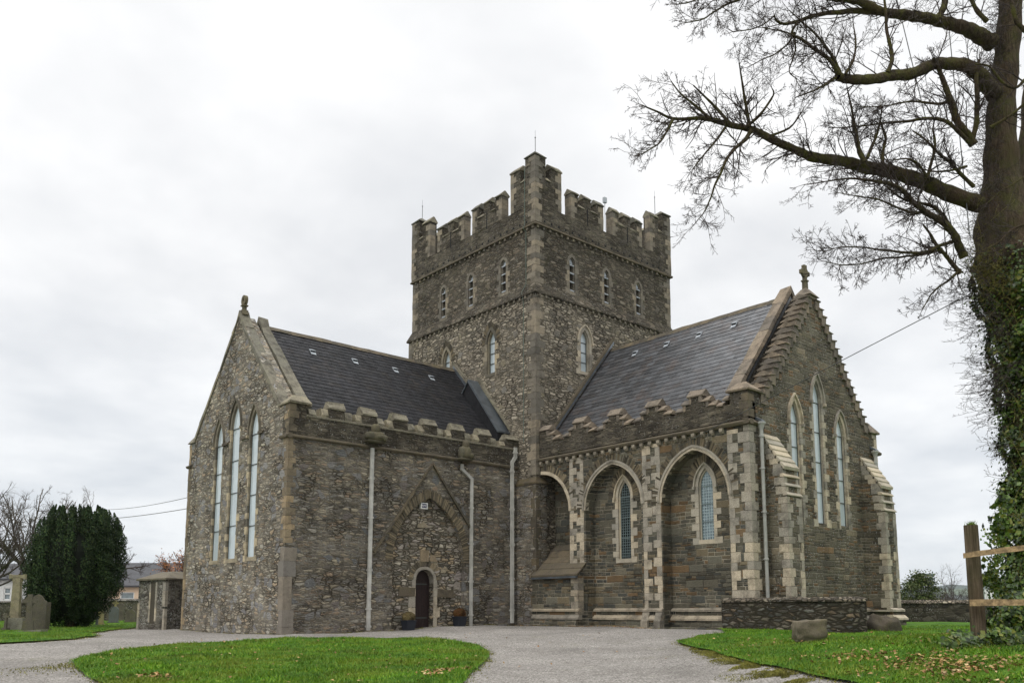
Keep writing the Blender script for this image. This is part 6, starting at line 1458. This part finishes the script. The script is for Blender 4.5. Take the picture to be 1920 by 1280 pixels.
# ------------------------------------------------------------- planters by the door
def planter(x, y, mat_b, label):
    g = ground(x, y); e = empty('planter', (x, y, g), label, 'planter', 'planters flanking the door')
    mb = MB(); a, b_, h = .15, .20, .34; V = []
    for r, z in ((a, 0), (b_, h), (b_+.015, h), (b_+.015, h+.03), (b_-.02, h+.03), (b_-.025, h-.03)): V += [(x-r, y-r, g+z), (x+r, y-r, g+z), (x+r, y+r, g+z), (x-r, y+r, g+z)]
    F = [(3, 2, 1, 0), (20, 21, 22, 23)]+[(4*i+k, 4*i+(k+1) % 4, 4*i+4+(k+1) % 4, 4*i+4+k) for i in range(5) for k in range(4)]
    mb.add(V, F); obj('pot', mb, M['pot'], e)
    n = 5200; v = RNG.normal(0, 1, (n, 3)); v /= np.linalg.norm(v, axis=1)[:, None]; rr = RNG.uniform(.80, 1.03, n)[:, None]; P3 = np.array([x, y, g+h+.13])+v*rr*np.array([.235, .235, .20])
    leaves_on(P3, .030, mat_b, 'shrub_ball', None, None, e, None, .5, v+np.array([0, 0, .2]))
    mb = MB(); mb.blob((x, y, g+h+.12), (.17, .17, .15), 3, .05); obj('shrub_core', mb, plain('twiggy_core', (.03, .022, .012), .95), e)
M['pot'] = plain('dark_blue_grey_pot', (.018, .022, .032), .45, .15, 4)
planter(4.75, -.30, leafy('dry_heather', [(.10,.075,.03),(.17,.13,.06),(.22,.17,.09),(.12,.11,.04)], .8, .2), 'dark square planter with dry tan ball shrub left of the door')
planter(7.05, -.30, leafy('rusty_heather', [(.10,.035,.015),(.17,.06,.02),(.10,.09,.03),(.13,.05,.03)], .8, .2), 'dark square planter with rusty brown ball shrub right of the door')

# ------------------------------------------------------------- background left: houses, trees
def house(px0, px1, D, eave, ridge, dep, wall, roofm, label, wins=(), z0=0, name='house'):
    a = Vector(CW((px0-960)/1626*D, D)); b_ = Vector(CW((px1-960)/1626*D, D)); L = (b_-a).length; ang = atan2(b_.y-a.y, b_.x-a.x); g = ground(a.x, a.y)
    e = empty(name, (a.x, a.y, g), label, 'house'); fr0 = LOC((a.x, a.y, 0), ang); fr = lambda t, z, n: fr0(t, z, n)
    mb = MB(); mb.wall(fr, [(0, -2), (L, -2), (L, eave), (0, eave)], [[(t-w_/2, zb), (t+w_/2, zb), (t+w_/2, zt), (t-w_/2, zt)] for t, zb, zt, w_ in wins], -.3, 0); mb.prism(fr, [(0, -2), (L, -2), (L, eave-.05), (0, eave-.05)], -dep, -dep+.3)
    for t0 in (0, L-.3): mb.run(fr, [(-.3, -2), (-.3, eave), (-dep/2, ridge-.1), (-dep+.3, eave), (-dep+.3, -2)], t0, t0+.3)
    obj('house_wall', mb, wall, e)
    mb = MB(); mb.run(fr, [(.25, eave-.03), (.25, eave+.12), (-dep/2, ridge+.1), (-dep-.25, eave+.12), (-dep-.25, eave-.03), (-dep/2, ridge-.08)], -.2, L+.2); obj('roof', mb, roofm, e)
    for t, zb, zt, w_ in wins:
        mb = MB(); 
        for q in ([(t-w_/2, zb), (t-w_/2+.09, zb), (t-w_/2+.09, zt), (t-w_/2, zt)], [(t+w_/2-.09, zb), (t+w_/2, zb), (t+w_/2, zt), (t+w_/2-.09, zt)], [(t-w_/2, zb-.06), (t+w_/2, zb-.06), (t+w_/2, zb+.08), (t-w_/2, zb+.08)], [(t-w_/2, zt-.08), (t+w_/2, zt-.08), (t+w_/2, zt), (t-w_/2, zt)], [(t-w_/2, (zb+zt)/2-.05), (t+w_/2, (zb+zt)/2-.05), (t+w_/2, (zb+zt)/2+.05), (t-w_/2, (zb+zt)/2+.05)]): mb.prism(fr, q, -.14, -.04)
        f = obj('window', mb, M['white'], e); mb = MB(); mb.prism(fr, [(t-w_/2, zb), (t+w_/2, zb), (t+w_/2, zt), (t-w_/2, zt)], -.14, -.11); obj('pane', mb, M['hglass'], f)
    return e
M['white'] = plain('white_paint', (.72, .72, .70), .5, .06, 3); M['hglass'] = plain('house_glass', (.20, .24, .25), .08, .2, 3, 0, .9)
RT = slate('house_slate', (.055, .055, .06), (.07, .05, .04), .4, .6, .4)
house(150, 330, 76, 2.80, 5.0, 7, plain('cream_render', (.66, .50, .36), .8, .06, 2), RT, 'cream rendered house with dark slate roof behind the old wall', [(4.05, 1.15, 2.35, 1.25)])
house(-60, 21, 70, 3.2, 4.6, 6, plain('white_render', (.62, .62, .60), .8, .06, 2), RT, 'white house with dark roof at the left edge of the churchyard', [(3.05, 1.6, 2.6, .6)])
house(20, 75, 72, 1.6, 3.2, 5, plain('reddish_render', (.20, .11, .09), .8, .25, 2), RT, 'low reddish outbuilding behind the tall high cross', [])

M['twig2'] = plain('grey_brown_twigs', (.085, .068, .052), .9, .3, 5)
def bare_tree(px, D, h, label, seed, r0=.22, spread=.9, lean=(0, 0), fork=.35, name='bare_tree', mat='bark', leaf=None, lvl=3, nb=11, tk_=None, thick=.012):
    rg = np.random.default_rng(seed); c = place(px, D); e = empty(name, c, label, 'shrub' if 'shrub' in name else 'tree', 'bare shrubs beyond the wall' if 'shrub' in name else None); base = np.array(c); tk2 = Twigs(); tw2 = Twigs()
    top = base+np.array([0, 0, h*fork])+Rn*lean[0]*h*fork+Fn*lean[1]; tk2.tube([base-[0, 0, .3], base*.5+top*.5, top], [r0*1.2, r0, r0*.8], 9); tk2.obj('trunk', M[mat], e)
    tips = []
    for i in range(nb):
        a = 2*pi*i/nb+rg.uniform(-.3, .3); el = rg.uniform(.15, 1.25); d = (Rn*cos(a)+Fn*sin(a))*cos(el)*spread+np.array([0, 0, sin(el)])+Rn*lean[0]
        grow(tw2, top-np.array([0, 0, rg.uniform(0, .25)*h*fork]), d, h*(1-fork)*rg.uniform(.7, 1.0), r0*.45, lvl, rg, up=.06, wig=.15, nchild=(6, 10), ratio=.46)
    t_o = trimesh('crown', np.concatenate(tw2.V), np.concatenate(tw2.F), M[tk_ or 'twig'], None, e, None, None, True)
    if leaf:
        V = np.concatenate(tw2.V); idx = rg.integers(len(V)//4, len(V), leaf[1]); leaves_on(V[idx]+rg.normal(0, leaf[3], (leaf[1], 3)), leaf[2], leaf[0], 'leaves', None, None, e, None, .8)
    return e
bare_tree(56, 58, 10.8, 'broad leafless tree with fanned twigs behind the dark yew', 21, .17, .85, (-.06, 0), .34, lvl=3, nb=16, tk_='twig2')
bare_tree(-30, 56, 8.4, 'leafless tree reaching in at the far left edge', 23, .15, 1.0, (.1, 0), .32, lvl=3, nb=13, tk_='twig2')
bare_tree(160, 66, 9.0, 'thin bare tree with a few rusty leaves just behind the yew top', 31, .2, .8, (0, 0), .45, lvl=3, nb=8, leaf=(leafy('rusty_leaves', [(.16,.07,.03),(.24,.12,.05)], .8), 500, .10, .1))
bare_tree(343, 66, 6.2, 'small tree with orange autumn leaves beyond the stone vault', 33, .12, .6, (0, 0), .4, lvl=2, nb=8, leaf=(leafy('orange_leaves', [(.30,.11,.04),(.42,.18,.06),(.26,.10,.04)], .8), 1500, .12, .12))
cn = place(233, 120); e = empty('conifer', cn, 'distant small conifer tip above the cream house roof', 'tree'); pts = []
for _ in range(1800):
    u = random.random(); a = random.uniform(0, 2*pi); r = (1-u)*1.6*random.uniform(.6, 1); pts.append((cn[0]+r*cos(a), cn[1]+r*sin(a), cn[2]+3.5+4.0*u))
leaves_on(pts, .35, M['yew'], 'foliage', None, None, e, None, .5); mb = MB(); mb.tube([cn, (cn[0], cn[1], cn[2]+6)], [.25, .08], 7); obj('trunk', mb, M['bark'], e)

# ------------------------------------------------------------- background right
M['hedge'] = leafy('evergreen_leaves', [(.03,.05,.012),(.055,.085,.018),(.09,.12,.03),(.13,.13,.05)], .6, .3, nscale=1.5)
def bush(px, D, w_, h, label, seed, mat, n=9000, size=.12, name='evergreen_tree'):
    rg = np.random.default_rng(seed); c = place(px, D); e = empty(name, c, label, 'tree'); tw2 = Twigs(); base = np.array(c)
    tw2.tube([base-[0, 0, .3], base+[0, 0, h*.4]], [.12, .08], 7); tw2.obj('trunk', M['bark'], e); t3 = Twigs(); cl = []
    for i in range(46):
        a = rg.uniform(0, 2*pi); u = rg.uniform(.12, 1); r = w_/2*sqrt(1-(u-.35)**2*1.7)*rg.uniform(.35, 1)*(1 if u < .8 else .8); cl.append(base+Rn*(r*cos(a)+w_*.18*u)+Fn*r*sin(a)+np.array([0, 0, h*u])); t3.tube([base+[0, 0, h*.25], (base+cl[-1])/2+[0, 0, .2], cl[-1]], [.04, .025, .008], 5)
    t3.obj('boughs', M['twig'], e); P3 = np.concatenate([q+rg.normal(0, 1, (n//46, 3))*[w_*.085, w_*.085, h*.065] for q in cl]); leaves_on(P3, size, mat, 'crown', None, None, e, None, .7)
bush(1716, 62, 2.9, 3.4, 'bushy evergreen tree beyond the dark boundary wall', 3, M['hedge'], 9000, .13)
for i, (px_, D_, h_, lb_) in enumerate(((1772, 78, 3.4, 'reddish bare shrub thicket left of the fence post'), (1800, 74, 3.0, 'low bare brown bush touching the fence post'), (1748, 84, 3.8, 'bare brown shrub next to the evergreen tree'), (1787, 70, 4.6, 'slim pale sapling standing up out of the bare shrubs'))):
    bare_tree(px_, D_, h_, lb_, 50+i, .05, 1.25 if i < 3 else .35, (0, 0), .12, 'bare_shrub', 'bark', None, 3 if i < 3 else 2, 14 if i < 3 else 6)
for px_, D_, nm, lb_ in ((1743, 190, 'floodlight_mast', 'sports floodlight mast above the bare shrubs left of the post'), (1852, 205, 'floodlight_mast', 'floodlight mast partly hidden by ivy right of the post')):
    c = place(px_, D_); e = empty(nm, c, lb_, 'light mast', 'floodlight masts in the distance'); z1 = at(px_, 1079, D_).z; mb = MB(); mb.tube([(c[0], c[1], c[2]-1), (c[0], c[1], z1)], [.22, .14], 7); obj('mast', mb, M['pipe_g'], e)
    mb = MB(); fr = LOC((c[0], c[1], 0), YAW)
    for zz in (0, 1.1, 2.1): mb.prism(fr, [(-1.7+.3*zz, z1-.9+zz*.9-1), (1.5-.3*zz*0, z1-.9+zz*.9-1), (1.5, z1-.4+zz*.9-1), (-1.7+.3*zz, z1-.4+zz*.9-1)], -.3, .3)
    obj('lamp_bank', mb, plain('lamp_housing', (.10, .13, .15), .5), e)
c = place(1857, 150); e = empty('phone_mast', c, 'telecom mast with white panel antennas right of the fence post', 'phone mast'); z1 = at(1857, 1118, 150).z
mb = MB(); mb.tube([(c[0], c[1], c[2]-1), (c[0], c[1], z1+1.6)], [.2, .14], 8); obj('mast', mb, M['pipe_g'], e); mb = MB()
for k in range(6): a = 2*pi*k/6; x, y = c[0]+.5*cos(a), c[1]+.5*sin(a); mb.box(x-.14, y-.14, z1-.8, x+.14, y+.14, z1+1.2)
obj('antenna_panels', mb, M['white'], e)
house(1836, 1885, 95, .35, 1.6, 6, plain('brown_brick', (.20, .13, .09), .85, .2, 5), plain('brown_tiles', (.14, .10, .075), .85, .2, 3), 'brown roofed house low beyond the fence rails', [(1.6, -.6, .3, .5)])
# hills
mb = MB(); HP = [(1300, 1142), (1500, 1136), (1600, 1122), (1660, 1108), (1720, 1102), (1760, 1099), (1785, 1095), (1803, 1096), (1830, 1098), (1862, 1098), (1880, 1099), (1920, 1097), (2000, 1104), (2150, 1110), (2400, 1130)]
rows = 7
for j in range(rows):
    for i, (x, y) in enumerate(HP):
        D_ = 2300+j*230; q = CW((x-960)/1626*2900*(D_/2900), D_); u = j/(rows-1); top = (1142-y)/1626*3680+1
        mb.v.append((q[0], q[1], -6+(top+6)*(u**.8)*(1+.05*sin(i*2.1+j*1.3)*(j < rows-1))))
K = len(HP)
for j in range(rows-1):
    for i in range(K-1): a = j*K+i; mb.f.append((a, a+1, a+K+1, a+K))
m, t, b = newmat('hill_fields'); P, g = pos(t); vv = t.vor(P, .006, dim='3D')[1]; r1, _, _ = t.sep(vv); t.put(b.inputs['Base Color'], t.ramp(r1, [(0, (.035,.05,.04)), (.5, (.05,.075,.045)), (.8, (.08,.11,.05)), (1, (.03,.045,.04))])); b.inputs['Roughness'].default_value = 1
obj('hills', mb, m, kind='structure', smooth=True)
mb = MB(); rg = np.random.default_rng(4)
tl = [np.array([*CW(r_, rg.uniform(260, 420)), rg.uniform(-1, 3.2)]) for r_ in rg.uniform(60, 330, 1500)]+[np.array([*CW(r_, rg.uniform(240, 380)), rg.uniform(-1, 3.0)]) for r_ in rg.uniform(-260, -80, 1200)]
leaves_on(np.array(tl), 4.5, plain('far_hedgerow', (.05, .055, .035), .95, .4, .05), 'distant_woodland', 'dark far-off hedgerows and trees below the hills', 'woodland', None, 'stuff', .9)

# ------------------------------------------------------------- wires
def wire(p0, p1, r, sag, label, name='overhead_cable'):
    mb = MB(); a, b_ = Vector(p0), Vector(p1); P_l = [a.lerp(b_, i/14)-Vector((0, 0, sag*4*(i/14)*(1-i/14))) for i in range(15)]; mb.tube(P_l, r, 5)
    tag(obj(name, mb, M['bar']), label, 'rope' if 'rope' in name else 'cable', 'ropes hanging through the bare tree' if 'rope' in name else 'overhead cables')
wire(at(1270, 838, 28.5), at(1870, 525, 15.4), .010, -.02, 'thin black cable stretching from the nave gable up to the bare tree')
wire(at(80, 973, 58), at(357, 952, 36.5), .016, .25, 'lower overhead cable running behind the yew to the cathedral')
wire(at(190, 955, 60), at(357, 931, 36.5), .014, .15, 'upper overhead cable running behind the yew to the cathedral')
wire(at(1672, -40, 16.5), at(1788, 440, 14.9), .010, .0, 'dark rope hanging down through the bare tree, left one', 'hanging_rope')
wire(at(1770, -40, 16.5), at(1818, 440, 15.0), .010, .0, 'dark rope hanging down through the bare tree, right one', 'hanging_rope')

# ------------------------------------------------------------- the air
HB = 4650; mb = MB(); mb.box(CAM.x-HB, CAM.y-HB, -8.0, CAM.x+HB, CAM.y+HB, 135.0)
hm = bpy.data.materials.new('haze'); hm.use_nodes = True; hm.node_tree.nodes.clear()
ho = hm.node_tree.nodes.new('ShaderNodeOutputMaterial'); hv = hm.node_tree.nodes.new('ShaderNodeVolumePrincipled')
hv.inputs['Color'].default_value = (.80, .88, .96, 1); hv.inputs['Density'].default_value = .00007; hv.inputs['Anisotropy'].default_value = .2
hm.node_tree.links.new(hv.outputs[0], ho.inputs['Volume'])
obj('haze', mb, hm, kind='stuff', label='thin pale blue haze over the distant hills', cat='haze')
